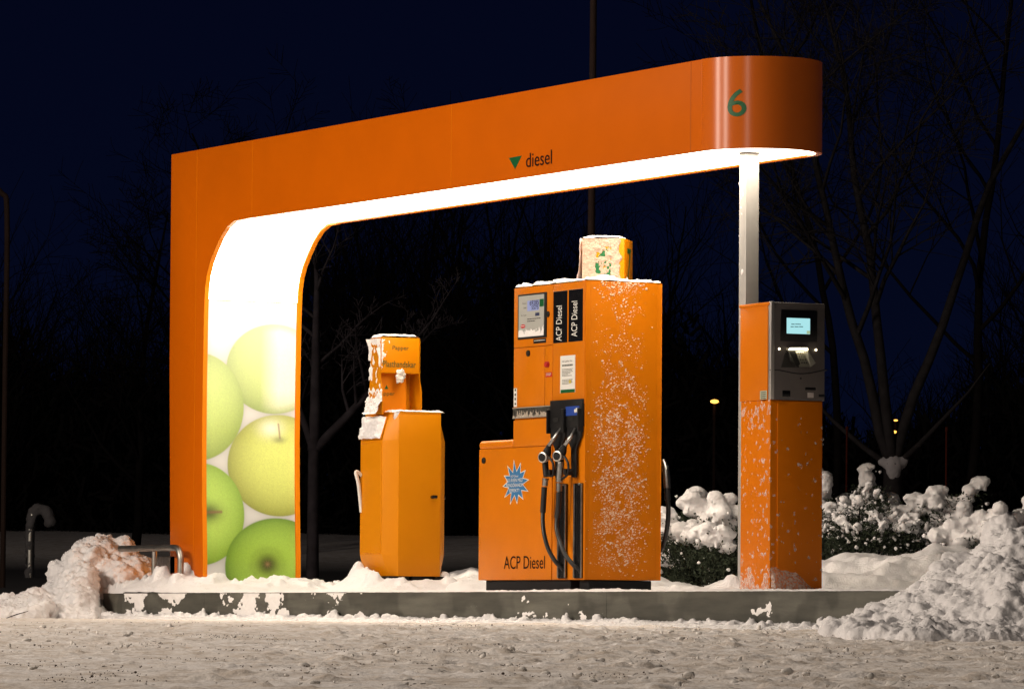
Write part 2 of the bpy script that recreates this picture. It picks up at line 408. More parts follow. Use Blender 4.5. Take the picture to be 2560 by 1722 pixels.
# roof deck and back of leg
roof = [(TH, LC-.05), (TH, YC)]+[(R-math.cos(math.pi*k/24)*(R-TH-.001), YC-math.sin(math.pi*k/24)*(R-TH-.001)) for k in range(1, 24)]+[(W2-TH, YC), (W2-TH, LC-.05)]
MB().prism([(x, y, ZT-.10) for x, y in roof], (0, 0, .05)).build('roof_deck', M_ORS, can, False)
def backp():
    vs = []; o = [(a, b) for a, b in outer]
    pts = [(TH+.002-.037, 0)]
    t = MB(); m = 10; poly = []
    # slightly rounded outer skin of the leg
    prof = [(TH, 0), (TH+.0, .02), (W2-TH, .02), (W2-TH, 0)]
    for (ya, za), (yb, zb) in zip(o[:-1], o[1:]):
        t.prism([(TH, ya-.02, za), (TH, ya-.004, za), (TH, yb-.004, zb), (TH, yb-.02, zb)], (W2-2*TH, 0, 0))
    return t
backp().build('leg_back', M_OR, can, False)
MB().box((TH+.03, LC-.055, KZ+.10), (W2-TH-.03, LC-.008+.004, 1.35), .004, 1).build('added_rear_glow', mat('orange_glow', (.7, .2, .01), .5, emit=(1, .30, .03), es=2.2), can)  # unseen glowing panel, a guess added to tint the left snow heap orange
# luminous lining: flat soffit, curve and short vertical run
zs = ZB+.012
top_r = ip[:9]   # curve points from soffit to vertical
sofF = []
bm = bmesh.new()
loop = [(-1, 0)]
nn = 32
arc = [(R-math.cos(math.pi*k/nn)*(R-TH), YC-math.sin(math.pi*k/nn)*(R-TH)) for k in range(nn+1)]
vs = [bm.verts.new((x, y, zs)) for x, y in arc]
a0, a1 = bm.verts.new((W2-TH, ip[0][0], zs)), bm.verts.new((TH, ip[0][0], zs))
bm.faces.new((vs+[a0, a1])[::-1])
pr, pl = a0, a1
for (y, z) in top_r[1:]:
    yy = y+.012*sm(ZB, 2.3, z); zz = z+.012*sm(2.3, ZB, z)
    v0, v1 = bm.verts.new((W2-TH, yy, zz)), bm.verts.new((TH, yy, zz))
    bm.faces.new((pl, v1, v0, pr)); pr, pl = v0, v1
YP, ZP = ip[8][0]+.012, ip[8][1]
from_bm('light_panel', bm, M_GLOW, can, False)
# poster of apples (a printed picture)
def poster():
    nu, nv = 150, 470; x0, x1 = TH, W2-TH; z0, z1 = KZ, ZP-.006
    # the leg's inner face leans slightly: follow it
    zz = np.linspace(z1, z0, nv+1); ys = np.interp(zz, [b for a, b in ip[8:]][::-1], [a+.012 for a, b in ip[8:]][::-1])
    V = np.zeros((nv+1, nu+1, 3)); C = np.ones((nv+1, nu+1, 4))
    V[..., 0] = np.linspace(x0, x1, nu+1)[None]; V[..., 1] = ys[:, None]; V[..., 2] = zz[:, None]
    gx = 228+np.linspace(0, 1, nu+1)[None]*np.ones((nv+1, 1))*420; gy = 100+np.linspace(0, 1, nv+1)[:, None]*np.ones((1, nu+1))*1380
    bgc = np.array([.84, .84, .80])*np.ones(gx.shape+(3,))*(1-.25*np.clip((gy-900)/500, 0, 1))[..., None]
    def occ(cx, cy, rx, ry, k): # grey contact tones between the printed apples
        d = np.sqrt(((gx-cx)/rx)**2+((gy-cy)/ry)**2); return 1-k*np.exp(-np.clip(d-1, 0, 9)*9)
    ap = [(545, 415, 226, 214, (.56, .66, .16), (.36, .48, .07)), (185, 602, 222, 257, (.50, .60, .15), (.30, .40, .05)),
          (572, 872, 244, 243, (.62, .64, .14), (.33, .33, .04)), (198, 1108, 212, 243, (.42, .58, .10), (.22, .36, .03)),
          (560, 1352, 247, 232, (.36, .52, .07), (.13, .24, .02))]
    ap = [a[:4]+(tuple(c*k for c in a[4]), tuple(c*k*.8 for c in a[5])) for a, k in zip(ap, (1.0, 1.12, 1.08, 1.08, .92))]
    ap = [a[:4]+tuple((c[0]*1.02, c[1]*1.10, c[2]*1.05) for c in a[4:6]) for a in ap]
    colr = bgc.copy(); wash = (np.clip((720-gy)/620, 0, 1)*.30+.08*np.clip((1300-gy)/500, 0, 1))[..., None]  # wash pales the print upwards, painting in burn-out from the canopy light
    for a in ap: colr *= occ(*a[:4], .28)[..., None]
    rng = np.random.RandomState(3)
    for i, (cx, cy, rx, ry, ca, cb) in enumerate(ap):
        dx, dy = (gx-cx)/rx, (gy-cy)/ry; d = np.sqrt(dx*dx+dy*dy); m = d < 1
        sh = np.clip(1-d**2.6, 0, 1)**.9
        lit = np.clip(.5-.35*dy+.25*dx*(1 if i in (0, 2) else -.2), 0, 1)
        c = np.array(cb)[None, None]*(1-sh[..., None]) + np.array(ca)[None, None]*sh[..., None]
        c = c*(.75+.5*lit[..., None])
        if i == 0:   # bright sheen on the right half
            k = np.clip((dx+.28)*2.6, 0, 1)*np.clip((1-d)*4+.25, 0, 1)*np.clip(1.5-dy*1.1, 0, 1)*(np.clip((gy-190)/120+.6, 0, 1)); c = c*(1-k[..., None])+np.array([.9, .9, .72])*k[..., None]
        if i == 2:
            k = np.exp(-((dx+.15)**2/.05+(dy+.72)**2/.03)); c = c*(1-.8*k[..., None])+.8*np.array([.95, .95, .8])*k[..., None]
            st = np.clip(1-np.abs(gx-(572+(gy-690)*.12))/6, 0, 1)*((gy > 672) & (gy < 745)); c = c*(1-st[..., None])+np.array([.35, .22, .1])*st[..., None]
            k = np.exp(-((gx-575)**2/900+(gy-750)**2/260))*.5; c = c*(1-k[..., None])
        if i == 3:
            k = np.exp(-((gx-245)**2/3300+(gy-1100)**2/2100))*.92; c = c*(1-k[..., None])+np.array([.06, .09, .01])*k[..., None]
            st = np.clip(1-np.abs(gy-(1100-(gx-225)*.05))/11, 0, 1)*((gx > 224) & (gx < 305)); c = c*(1-st[..., None])+np.array([.22, .12, .05])*st[..., None]
        if i == 4:
            k = np.exp(-((gx-515)**2+(gy-1342)**2)/2600.)**.8; c = c*(1-k[..., None])+np.array([.045, .05, .008])*k[..., None]
            c = c*(1-.07*np.exp(-((np.hypot(gx-515, gy-1342)-78)/12)**2))[..., None]
            for q in range(9):
                a = q*.7; st = np.exp(-(((gx-515)*math.cos(a)+(gy-1340)*math.sin(a))**2)/10-(((gx-515)*-math.sin(a)+(gy-1340)*math.cos(a)-8)**2)/160)
                c = c*(1-.45*st[..., None])+.45*np.array([.28, .17, .08])*st[..., None]
        edge = np.clip((1-d)*60, 0, 1)[..., None]*m[..., None]
        sp = 1+.05*rng.randn(*gx.shape)
        colr = colr*(1-edge)+c*sp[..., None]*edge
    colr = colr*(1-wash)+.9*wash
    C[..., :3] = np.clip(colr, 0, .95)
    idx = np.arange((nv+1)*(nu+1)).reshape(nv+1, nu+1)
    F = np.stack([idx[:-1, :-1], idx[1:, :-1], idx[1:, 1:], idx[:-1, 1:]], -1).reshape(-1, 4)
    m = bpy.data.materials.new('apple_print'); m.use_nodes = True; t = m.node_tree; p = t.nodes['Principled BSDF']
    a = t.nodes.new('ShaderNodeAttribute'); a.attribute_name = 'print'; t.links.new(a.outputs['Color'], p.inputs['Base Color'])
    p.inputs['Roughness'].default_value = .35
    # a backlit transparency
    t.links.new(a.outputs['Color'], p.inputs['Emission Color']); p.inputs['Emission Strength'].default_value = .10
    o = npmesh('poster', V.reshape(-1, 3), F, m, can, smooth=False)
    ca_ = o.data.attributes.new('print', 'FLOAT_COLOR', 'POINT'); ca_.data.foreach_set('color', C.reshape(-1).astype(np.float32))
    o['label'] = 'backlit poster of green apples'
poster()
# panel joints (thin raised strips), printed marks
for px in (1727, 1129, 632, 494):
    y = PX(px, 300, X=0).y; z1 = ZB if px > 620 else KZ+.2
    MB().box((-.0012, y-.002, z1+.004), (.001, y+.002, ZT-.004)).build('panel_joint', mat('joint', (.30, .07, .002), .6) if px == 1727 else M_ORD, can, False)
def on_left(px, py, X): p = PX(px, py, X=X); return p
def tri(name, m, parent, pts, th, d):
    return MB().prism(pts, Vector(d)*th).build(name, m, parent, False)
c2 = lambda x, y: (1200+x/2.59, 100+y/2.59)
tri('triangle_mark', M_GREEN, can, [PX(*c2(188, 765), X=-.0005), PX(*c2(271, 750), X=-.0005), PX(*c2(228, 837), X=-.0005)], .002, (-1, 0, 0))
a, b = PX(*c2(298, 828), X=-.002), PX(*c2(466, 708), X=-.002)
text('lettering', 'diesel', M_DK, can, (-.003, a.y, a.z+.0), (0, -1, 0), (0, 0, 1), a.y-b.y, PX(*c2(466, 708), X=-.002).z-PX(*c2(466, 800), X=-.002).z)
# number 6 wrapped on the rounded end
bm = text('n', '6', None, None, (0, 0, 0), (1, 0, 0), (0, 1, 0), .125, .172, keep=True, bold=.004)
bmesh.ops.subdivide_edges(bm, edges=[e for e in bm.edges if e.calc_length() > .02], cuts=3, use_grid_fill=False)
bmesh.ops.triangulate(bm, faces=bm.faces[:])
# find angle whose projection hits px 1841.7
def pxof(P):
    d = Vector(P)-CAM; z = d.dot(fw); return 1280+CF*d.dot(rt)/z, 861-CF*d.dot(up)/z
best = min(range(0, 900), key=lambda k: abs(pxof((R-math.cos(R_(k/10))*R, YC-math.sin(R_(k/10))*R, 3.2))[0]-1841.7)); AC = R_(best/10)
zc = min((abs(pxof((R-math.cos(AC)*R, YC-math.sin(AC)*R, 3+k*.001))[1]-257.4), 3+k*.001) for k in range(600))[1]
for v in bm.verts:
    a = AC+(v.co.x-.0625)/R; r = R+.0022; v.co = Vector((R-math.cos(a)*r, YC-math.sin(a)*r-.001, zc-.086+v.co.y))
from_bm('number_six', bm, M_GREEN, can)
# thin snow lying on the roof edge
stuck('snow_cap', (0, YC-R, ZT-.052), (1, 0, 0), (0, 1, 0), (0, 0, 1), W2, LC+R-YC-.06,
      lambda u, v: (.058+.012*fbm((u, v, 0), 3, 6)) if (v > R and TH+.046 < u < W2-TH-.046) or (v <= R and (u-R)**2+(v-R)**2 < (R-TH-.068)**2) else -.01, .045, M_SNOW, can)
# column
cyn = -.13; cX = PX(1865, 500, Y=cyn).x; cy1 = PX(1844, 1300, X=cX).y; cxr = PX(1898, 500, Y=cyn).x
cc = MB().box((cX, cyn, KZ-.01), (cxr, cy1, zs), .006, 2)
cc.build('column', M_ALU, can)
MB().box((cX-.03, cyn-.03, zs-.006), (cxr+.03, cy1+.03, zs-.0015), .001, 1).build('column_plate', M_ALU, can)
stuck('snow_streak', (cX, cyn, 1.9), (0, 1, 0), (0, 0, 1), (-1, 0, 0), cy1-cyn, .9, lambda u, v: .014*(fbm((u*3, v*3.5, 5), 3, 2.6)-.5) if u > .03 else -.01, .006, M_FLAKE, can)

# ---------------------------------------------------------------- fuel pump
pX, pY, pZ0, pZ1, pW = .1181, 1.517, .2963, 2.2483, .5744
Y1, Y2, Z2 = pY+.9661, pY+1.4486, 1.1778
pump = empty('fuel_pump', (pX+pW/2, pY+.7, KZ), 'tall orange diesel pump with two black nozzles and a snowy number box on top', 'fuel pump')
p5 = lambda x, y, X=pX: PX(1180+x/3.137, 560+y/3.137, X=X)
p6 = lambda x, y, X=pX: PX(1180+x/3.137, 1000+y/3.137, X=X)
yN = p5(640, 475).y              # border between display column and nozzle column
yC = p5(892, 443).y
# plinth
MB().box((pX+.03, p6(740, 1450).y, KZ-.01), (pX+pW-.04, Y2-.05, pZ0), .004, 1).box((pX+.05, pY+.03, KZ-.01), (pX+pW-.05, p6(790, 1450).y, pZ0-.002), .004, 1).build('plinth', M_BLACK, pump)
# column body with rounded vertical corners at the near end
def round_prism(mb, x0, y0, x1, y1, z0, z1, r, seg=7, corners=(1, 1, 0, 0)):
    pts = []
    cs = [((x0, y0), 180, corners[0]), ((x1, y0), 270, corners[1]), ((x1, y1), 0, corners[2]), ((x0, y1), 90, corners[3])]
    for (cx, cy), a0, on in cs:
        rr = r if on else .004
        ox = cx+rr if cx == x0 else cx-rr; oy = cy+rr if cy == y0 else cy-rr
        for k in range(seg+1):
            a = R_(a0+90*k/seg); pts.append((ox+rr*math.cos(a), oy+rr*math.sin(a), z0))
    mb.prism(pts, (0, 0, z1-z0)); return mb
round_prism(MB(), pX, pY, pX+pW, yC-.002, pZ0, pZ1, .045).build('end_cover', M_ORS, pump)
MB().box((pX+.006, yC, pZ0), (pX+pW-.006, Y1, pZ1-.004), .003, 1).build('cabinet', M_ORS, pump)
MB().box((pX+.006, Y1-.01, pZ0), (pX+pW-.006, Y2, Z2), .03, 4).build('low_cabinet', M_ORS, pump)
MB().box((pX-.006, Y1-.004, Z2-.004), (pX+pW, Y2+.004, Z2+.058), .026, 5).build('low_lid', M_ORS, pump)
# door leaves proud of the cabinet, leaving dark joints
def leaf(name, a, b, th=.010, m=M_ORS, bev=.002):
    "a,b = two opposite corners on the left face"
    return MB().box((pX-th+.006, a.y, a.z), (pX+.0065, b.y, b.z), bev, 2).build(name, m, pump)
yD = p5(574, 955).y
zsp = p5(480, 962).z; zlow = p5(500, 1432).z
leaf('display_door', Vector((0, Y1-.001, pZ1-.006)), Vector((0, yN+.002, zsp+.002)))
leaf('left_door', Vector((0, Y1-.001, zsp-.002)), Vector((0, yD+.002, zlow+.002)))
leaf('narrow_panel', Vector((0, yD-.002, zsp-.002)), Vector((0, yN+.002, zlow+.002)))
leaf('nozzle_panel', Vector((0, yN-.002, pZ1-.006)), Vector((0, yC+.002, p5(760, 1415).z)))
zb1 = p6(400, 155).z; zl1 = p6(400, 367).z
leaf('middle_panel', Vector((0, Y1-.001, zb1-.002)), Vector((0, yN+.002, zl1+.002)))
leaf('low_door', Vector((0, Y2-.004, zl1-.002)), Vector((0, yN+.002, pZ0+.002)), bev=.004)
XF = pX-.0045
# display
da, db = p5(372, 560), p5(592, 885)
zt_, zb_ = p5(480, 545).z, p5(480, 898).z
dis = MB().box((XF-.008, da.y, zt_), (XF+.001, db.y, zb_), .003, 2).build('display', M_BLACK, pump)
dis['label'] = 'black framed price display with grey lcd digits'
d2a, d2b = p5(385, 0).y, p5(583, 0).y
MB().box((XF-.0095, d2a, zt_-.012), (XF-.007, d2b, zb_+.013)).build('display_glass', mat('display_face', (.42, .43, .40), .25, var=.05), dis, False)
def patch(name, x0, y0, x1, y1, m, par=pump, X=XF, th=.0015, P=p5):
    a, b = P(x0, y0), P(x1, y1); return MB().box((X-th, a.y, a.z), (X, b.y, b.z)).build(name, m, par, False)
XD = XF-.0095
patch('lcd', 450, 603, 541, 675, mat('lcd_blue', (.25, .30, .55), .3, emit=(.35, .42, .8), es=.12), dis, XD)
patch('green_tab', 546, 590, 577, 645, M_GREEN, dis, XD)
patch('small_lcd', 511, 697, 543, 718, mat('navy', (.03, .04, .10), .4), dis, XD)
def ltext(s, x0, y0, x1, y1, m=M_DK, par=pump, X=XF, P=p5, name='lettering', dy=0):
    "x0,y0 lower-left, x1,y1 upper-right (same slope ignored)"
    a, b = P(x0, y0), P(x1, y0); zt = P(x0, y1).z
    return text(name, s, m, par, (X-.002, a.y, a.z), (0, -1, 0), (0, 0, 1), a.y-b.y, zt-a.z)
_dr = random.Random(2)
def dashes(x0, y0, x1, y1, m=M_DK, par=pump, X=XF, P=p5):
    "small print too fine to read in the photograph: a broken line"
    a, b = P(x0, y0), P(x1, y0); z1 = P(x0, y1).z; L = a.y-b.y; mb = MB(); u = 0
    while u < L-.002:
        w_ = min(L-u, _dr.uniform(.012, .030)); mb.box((X-.0016, a.y-u, a.z), (X-.0008, a.y-u-w_, z1)); u += w_+.004
    return mb.build('print_line', m, par, False)
ltext('69285', 470, 640, 540, 602, par=dis, X=XD-.001); ltext('5575', 484, 672, 538, 643, par=dis, X=XD-.001)
ltext('Kronor', 413, 630, 443, 620, par=dis, X=XD); ltext('Liter', 422, 665, 443, 653, par=dis, X=XD); ltext('Kr / Liter', 403, 724, 443, 714, par=dis, X=XD)
for i, y in enumerate((750, 767)): dashes(448, y, (552, 510)[i], y-5, par=dis, X=XD)
# red oval mark
el = [(XD-.0005, p5(415, 803).y+.5*(p5(398, 803).y-p5(433, 803).y)*math.cos(t*.3142), p5(415, 803).z+.013*math.sin(t*.3142)) for t in range(20)]
MB().prism(el, (-.001, 0, 0)).build('red_oval', M_RED, dis, False)
dashes(404, 805, 427, 799, M_WHITE, dis, XD-.001)
stuck('snow_streak', (XD, d2b, zb_+.015), (0, 1, 0), (0, 0, 1), (-1, 0, 0), d2a-d2b, .07, lambda u, v: .003*(.8-v/.05+.6*fbm((u*9, v*5, 0), 3, 4)), .004, M_FLAKE, dis)
patch('notice_strip', 487, 903, 585, 930, M_BLACK, X=XF); dashes(494, 919, 580, 914, M_WHITE, X=XF-.0015)
# two black diesel name boards
for x0, x1 in ((650, 757), (769, 879)):
    zt1, zb1_ = p5(x0, 531 if x0 < 700 else 517).z, p5(x0, 936 if x0 < 700 else 925).z
    a, b = p5(x0, 0).y, p5(x1, 0).y
    nb = MB().box((XF-.003, a, zt1), (XF+.001, b, zb1_), .001, 1).build('name_board', M_BLK2, pump)
    s0 = .5*(a+b)-.5*abs(a-b)*.28; hh = abs(a-b)*.42
    tz = p5(700, 918).z; tz2 = p5(700, 640).z
    text('lettering', 'ACP Diesel', M_WHITE, nb, (XF-.0045, s0, tz-(0 if x0 < 700 else -.02)), (0, 0, 1), (0, 1, 0), tz2-tz, hh)
# locks, emergency button
def knob(name, x, y, r, m, P=p5, X=XF, L=.012):
    c = P(x, y); bm = MB().tube([(X+.001, c.y, c.z), (X-L*.7, c.y, c.z), (X-L, c.y, c.z)], [r, r, r*.8], 16); return bm.build(name, m, pump)
knob('lock', 603, 707, .020, M_BLACK); knob('lock', 449, 1014, .021, M_BLACK); knob('lock', 101, 473, .021, M_BLACK, P=p6)
knob('stop_button', 601, 1101, .020, M_RED, L=.022)
sp_ = patch('stop_sign', 583, 1164, 632, 1197, M_RED); ltext('STOP', 590, 1191, 627, 1170, M_WHITE, sp_, XF-.0015)
# payment notice
nb = patch('notice', 699, 1035, 814, 1318, M_WHITE)
patch('green_band', 702, 1300, 812, 1318, M_GREEN, nb, XF-.0015, .001)
MB().box((XF-.004, p5(776, 0).y, p5(0, 1282).z), (XF-.0025, p5(794, 0).y, p5(0, 1307).z)).build('emblem', mat('emblem_gold', (.5, .42, .08), .5), nb, False)
ltext('Här gäller för', 714, 1088, 795, 1072, mat('grey_print', (.12, .13, .11), .6), nb, XF-.0015)
dashes(714, 1117, 797, 1104, bpy.data.materials['grey_print'], nb, XF-.0015)
for i, xe in enumerate((797, 790, 798, 780, 760, 790, 0, 0, 797, 788, 795, 765)):
    if xe: dashes(714, 1142+i*10.4, xe, 1138+i*10.4, bpy.data.materials['grey_print'], nb, XF-.0015)
# white sticker on the far edge
st = patch('sticker', 334, 1288, 357, 1432, M_WHITE)
for k, y in enumerate((1302, 1338, 1372, 1410)): patch('pictogram', 341, y-8, 350, y+8, M_DK, st, XF-.0015, .001)
# scratched plastic window band
wb = MB().box((XF-.006, Y1-.004, p5(400, 1437).z), (XF+.001, yN+.004, p5(400, 1522).z), .002, 1).build('window_band', mat('scratched', (.02, .018, .016), .3, base2=(.09, .085, .07), scale=45), pump)
wf = MB()
for (y0, y1, z0, z1) in ((Y1-.004, yN+.004, p5(400, 1437).z-.006, p5(400, 1437).z), (Y1-.004, yN+.004, p5(400, 1522).z, p5(400, 1522).z+.006), (yN+.004, yN+.012, p5(400, 1522).z, p5(400, 1437).z)):
    wf.box((XF-.009, y0, z0), (XF-.0055, y1, z1))
wf.build('window_frame', mat('dull_trim', (.30, .27, .22), .5), wb, False)
ltext('E 24', 388, 1515, 418, 1502, M_WHITE, wb, XF-.006)
stuck('snow_streak', (XF-.006, yN+.012, p5(400, 1522).z+.006), (0, 1, 0), (0, 0, 1), (-1, 0, 0), Y1-yN-.02, .05, lambda u, v: .004*(.7-v/.03+1.5*fbm((u*9, v*5, 3), 3, 4)), .004, mat('dirty_snow', (.35, .30, .24), .8), wb)
# number box on top, turned to face the drivers
ca = R_(-41); bx = .285
cor = PX(1180+1195/3.137, 560+400/3.137, Y=pY+.36)   # corner between its two visible sides
zB0, zB1 = pZ1-.005, PX(1180+1195/3.137, 560+112/3.137, Y=pY+.36).z
ux = Vector((math.cos(ca), math.sin(ca), 0)); uy = Vector((-math.sin(ca), math.cos(ca), 0))
A = Vector((cor.x, cor.y, 0)); Bc = A-ux*bx
nbx = MB().prism([Vector((p.x, p.y, zB0)) for p in (A, A+uy*bx, Bc+uy*bx, Bc)], (0, 0, zB1-zB0), .004, 2).build('number_box', mat('orange_box', (.62, .19, .0), .4, spec=.15, var=.05), pump)
text('number_seven', '7', M_GREEN, nbx, Vector((A.x, A.y, zB0+.06))+ux*.002+uy*.09, uy, (0, 0, 1), .13, .2, bold=.01)
text('number_six', '6', M_GREEN, nbx, Vector((Bc.x, Bc.y, zB0+.055))+ux*.085-uy*.0015, ux, (0, 0, 1), .12, .2, bold=.02)
def f_six(u, v):
    d = abs(u-.145)/.07; s6 = fbm((u*2, v*2, 1), 4, 9)
    base = .0045+.005*s6 if u < bx-.03+.02*fbm((v, 3, 1), 2, 14) else -.01
    if d < .75 and .05 < v < .27: base -= .0018+.0085*fbm((u, v, 7), 3, 26)
    return base+.03*max(0, .05-v)/.05
stuck('snow_crust', Vector((Bc.x, Bc.y, zB0)), ux, (0, 0, 1), -uy, bx, zB1-zB0, f_six, .0045, M_ICY, nbx)
stuck('snow_crust', Vector((Bc.x, Bc.y, zB0)), uy, (0, 0, 1), -ux, bx, zB1-zB0+.004, lambda u, v: .018+.075*math.exp(-v/.05)+.010*fbm((u, v, 2), 3, 7), .008, M_SNOW, nbx)
stuck('snow_cap', Vector((Bc.x, Bc.y, zB1)), ux, uy, (0, 0, 1), bx, bx, lambda u, v: .020*min(1, min(bx-u-.0, bx-v, u+.01, v+.01)/.05)**.6+.004*fbm((u, v, 2), 2, 12)-(.02 if u > .25 else 0), .01, M_SNOW, nbx)
# snow on the pump's roof, banked against the box
def f_roof(u, v):  # u along x, v along y
    x, y = pX+u, pY+v; e = min(u, pW-u, v, Y1-pY-v)
    d = (Vector((x, y, 0))-Vector((Bc.x+A.x, Bc.y+A.y, 0))*.5-uy*bx*.5).length
    h = .014+.012*fbm((x, y, 4), 3, 5)+.012*(noise.noise(Vector((x*5, y*5, 2))) > .1)
    h += .06*max(0, 1-(d-.14)/.12)**2 if d < .26 else 0
    return h*min(1, max(0, e+.004)/.018)-.001
stuck('snow_cap', (pX, pY, pZ1), (1, 0, 0), (0, 1, 0), (0, 0, 1), pW, Y1-pY, f_roof, .009, M_SNOW, pump)
# specks of snow stuck on the end cover
def specks(name, n, org, U, V, N, W, H, dens, parent, r0=.0016, r1=.0085, m=M_FLAKE):
    bl = []; org, U, V, N = map(Vector, (org, U, V, N)); k = 0
    Vs = []; Fs = []; c = 0
    while k < n:
        u, v = random.random(), random.random()
        if random.random() > dens(u, v): continue
        r = r0+(r1-r0)*random.random()**5; a = random.uniform(-.2, .9); e = random.uniform(1, 2.0)
        cu, sv = math.cos(a), math.sin(a); P = org+U*(u*W)+V*(v*H)
        e1 = (U*cu+V*sv)*(r*e); e2 = (V*cu-U*sv)*r; e3 = N*(r*.75)
        B = np.array([e1, e2, e3]); vv = IC1_V*(1+.18*np.random.RandomState(k).randn(len(IC1_V), 1))
        Vs.append(vv @ B+np.array(P)); Fs.append(IC1_F+c); c += len(IC1_V); k += 1
    return npmesh(name, np.concatenate(Vs), np.concatenate(Fs), m, parent)
def dens_end(u, v):
    c = math.exp(-((u-.46)/.29)**4); cl = max(0, .6+1.0*fbm((u*3, v*9, 2), 3, 1.5))
    return c*cl*(.22+.78*sm(.75, .45, v) + .5*sm(.93, .99, v))*sm(0.0, .1, v)
o = specks('snow_specks', 6600, (pX, pY, pZ0), (1, 0, 0), (0, 0, 1), (0, -1, 0), pW, pZ1-pZ0, dens_end, pump, r0=.0012, r1=.0066, m=M_SPK)
o['kind'] = 'stuff'
# nozzle holsters
zH = p6(700, 57).z
hb = MB().box((XF-.02, yN-.004, p6(0, 50).z), (XF+.01, yC+.006, p6(700, 215).z), .004, 2)
for xa, xb in ((636, 752), (762, 878)):
    a, b = p6(xa, 0).y, p6(xb, 0).y
    for q in (a, b): hb.box((XF-.045, q-.006, p6(0, 120).z), (XF-.0, q+.006, p6(0, 300).z), .003, 1)
    hb.prism([(XF-.002, a, p6(0, 215).z), (XF-.002, b, p6(0, 215).z), (XF-.002, b, p6(0, 330).z), (XF-.002, b+.35*(a-b), p6(0, 420).z), (XF-.002, b+.35*(a-b), p6(0, 640).z), (XF-.002, a-.35*(a-b), p6(0, 640).z), (XF-.002, a-.3*(a-b), p6(0, 420).z), (XF-.002, a, p6(0, 330).z)], (-.014, 0, 0), .003, 1)
    c = (a+b)/2; hb.tube([(XF-.015, c+.01, p6(0, 600).z), (XF-.075, c+.012, p6(0, 600).z)], .022, 12)
hol = hb.build('nozzle_holster', M_BLACK, pump)
M_PIT = mat('pitch_black', (.002, .002, .002), .9)
for xa, xb in ((665, 706), (786, 826)): MB().box((XF-.0225, p6(xa, 0).y, p6(0, 182).z), (XF-.018, p6(xb, 0).y, p6(0, 215).z)).build('holster_mouth', M_PIT, hol, False)
bl_ = patch('blue_badge', 762, 52, 868, 118, M_BLUE, hol, XF-.0205, .002, p6)
# white truck pictogram on the badge
tk = MB()
def pr6(x0, y0, x1, y1): a, b = p6(x0, y0), p6(x1, y1); tk.box((XF-.0242, a.y, a.z), (XF-.022, b.y, b.z))
pr6(844, 62, 866, 92); pr6(831, 72, 842, 92); pr6(835, 92, 841, 99); pr6(852, 92, 860, 99)
tk.build('truck_pictogram', M_WHITE, bl_, False)
# hose slots with steel guides
for k, (xa, xb, xc) in enumerate(((690, 752, 748), (815, 878, 828))):
    a, b = p6(xa, 0).y, p6(xb, 0).y
    sl = MB().box((XF-.002, a, p6(0, 685).z), (XF+.006, b, pZ0+.01)).build('hose_slot', M_BLK2, pump, False)
    g = MB()
    for q in (a-.006, b+.006): g.box((XF-.012, q-.007, p6(0, 690).z), (XF-.0022, q+.007, pZ0+.012), .002, 1)
    g.build('slot_guide', M_STEEL, pump)
leaf('post_panel', Vector((0, p6(636, 0).y, p6(0, 645).z)), Vector((0, p6(688, 0).y, pZ0+.003)), .006)
for x, y in ((731, 660), (854, 657)): knob('bolt', x, y, .009, M_STEEL, P=p6, X=XF-.004)
# nozzles
def nozzle(pts_spout, ring, grip, swivel, sleeve, hose, spout_mat, grip_silver=False):
    X0 = XF-.075
    q = lambda x, y, dx=0: p6(x, y, X0+dx)
    nz = MB()
    s = [q(*pts_spout[0], .055), q(*pts_spout[1], .02), q(*pts_spout[2])]
    vd = Vector((-1, -.45, -.05)).normalized(); body = q(ring[0]+26, ring[1])
    nz.tube(spline([s[2], (s[2]+body)*.5, body], 4), [.016, .018, .021, .025, .028, .029, .030, .030, .030], 12)
    gp = [body+Vector((0, 0, -.01))]+[q(*g) for g in grip]
    nz.tube(spline(gp, 4), .021 if not grip_silver else .0235, 12)
    # trigger guard
    tg = [body+Vector((.0, -.05, -.0)), body+Vector((.01, -.085, -.05)), body+Vector((.01, -.08, -.12)), q(*grip[-1])+Vector((0, -.01, .01))]
    nz.tube(spline(tg, 6), .008, 8)
    root = nz.build('nozzle', M_BLACK if not grip_silver else M_BLACK, pump)
    MB().tube(spline(s, 4), [.012]*5+[.0135]*4, 12).build('spout', spout_mat, root)
    rg = MB().tube([body, body+vd*.038, body+vd*.040], [.034, .036, .033], 20); rg.build('nozzle_ring', M_SILV, root)
    MB().tube([body+vd*.0405, body+vd*.043], .027, 18).build('ring_cap', M_BLK2, root)
    if grip_silver: MB().tube(spline([gp[0]+Vector((0, 0, -.03))]+gp[1:], 4), .0245, 14).build('grip', M_STEEL, root)
    MB().tube([q(*p) for p in swivel], .0195, 14).tube([q(*swivel[0]), q(*swivel[0])+Vector((0, 0, -.012))], .022, 14).build('swivel', M_STEEL, root)
    MB().tube(spline([q(*p) for p in sleeve], 4), [.0195]*3+[.0180]*100 if False else .0195, 12).build('sleeve', M_RUB, root)
    MB().tube(spline([q(*p[:2], p[2]) for p in hose], 10), .0145, 12).build('hose', M_RUB, pump)
nozzle([(697, 225), (655, 285), (605, 355)], (552, 447), [(575, 500), (583, 600)], [(577, 612), (572, 672)], [(568, 680), (562, 780), (556, 880)],
       [(556, 870, 0), (556, 960, -.01), (568, 1060, -.015), (600, 1170, 0), (655, 1265, .03), (705, 1312, .07), (722, 1345, .095)], M_STEEL)
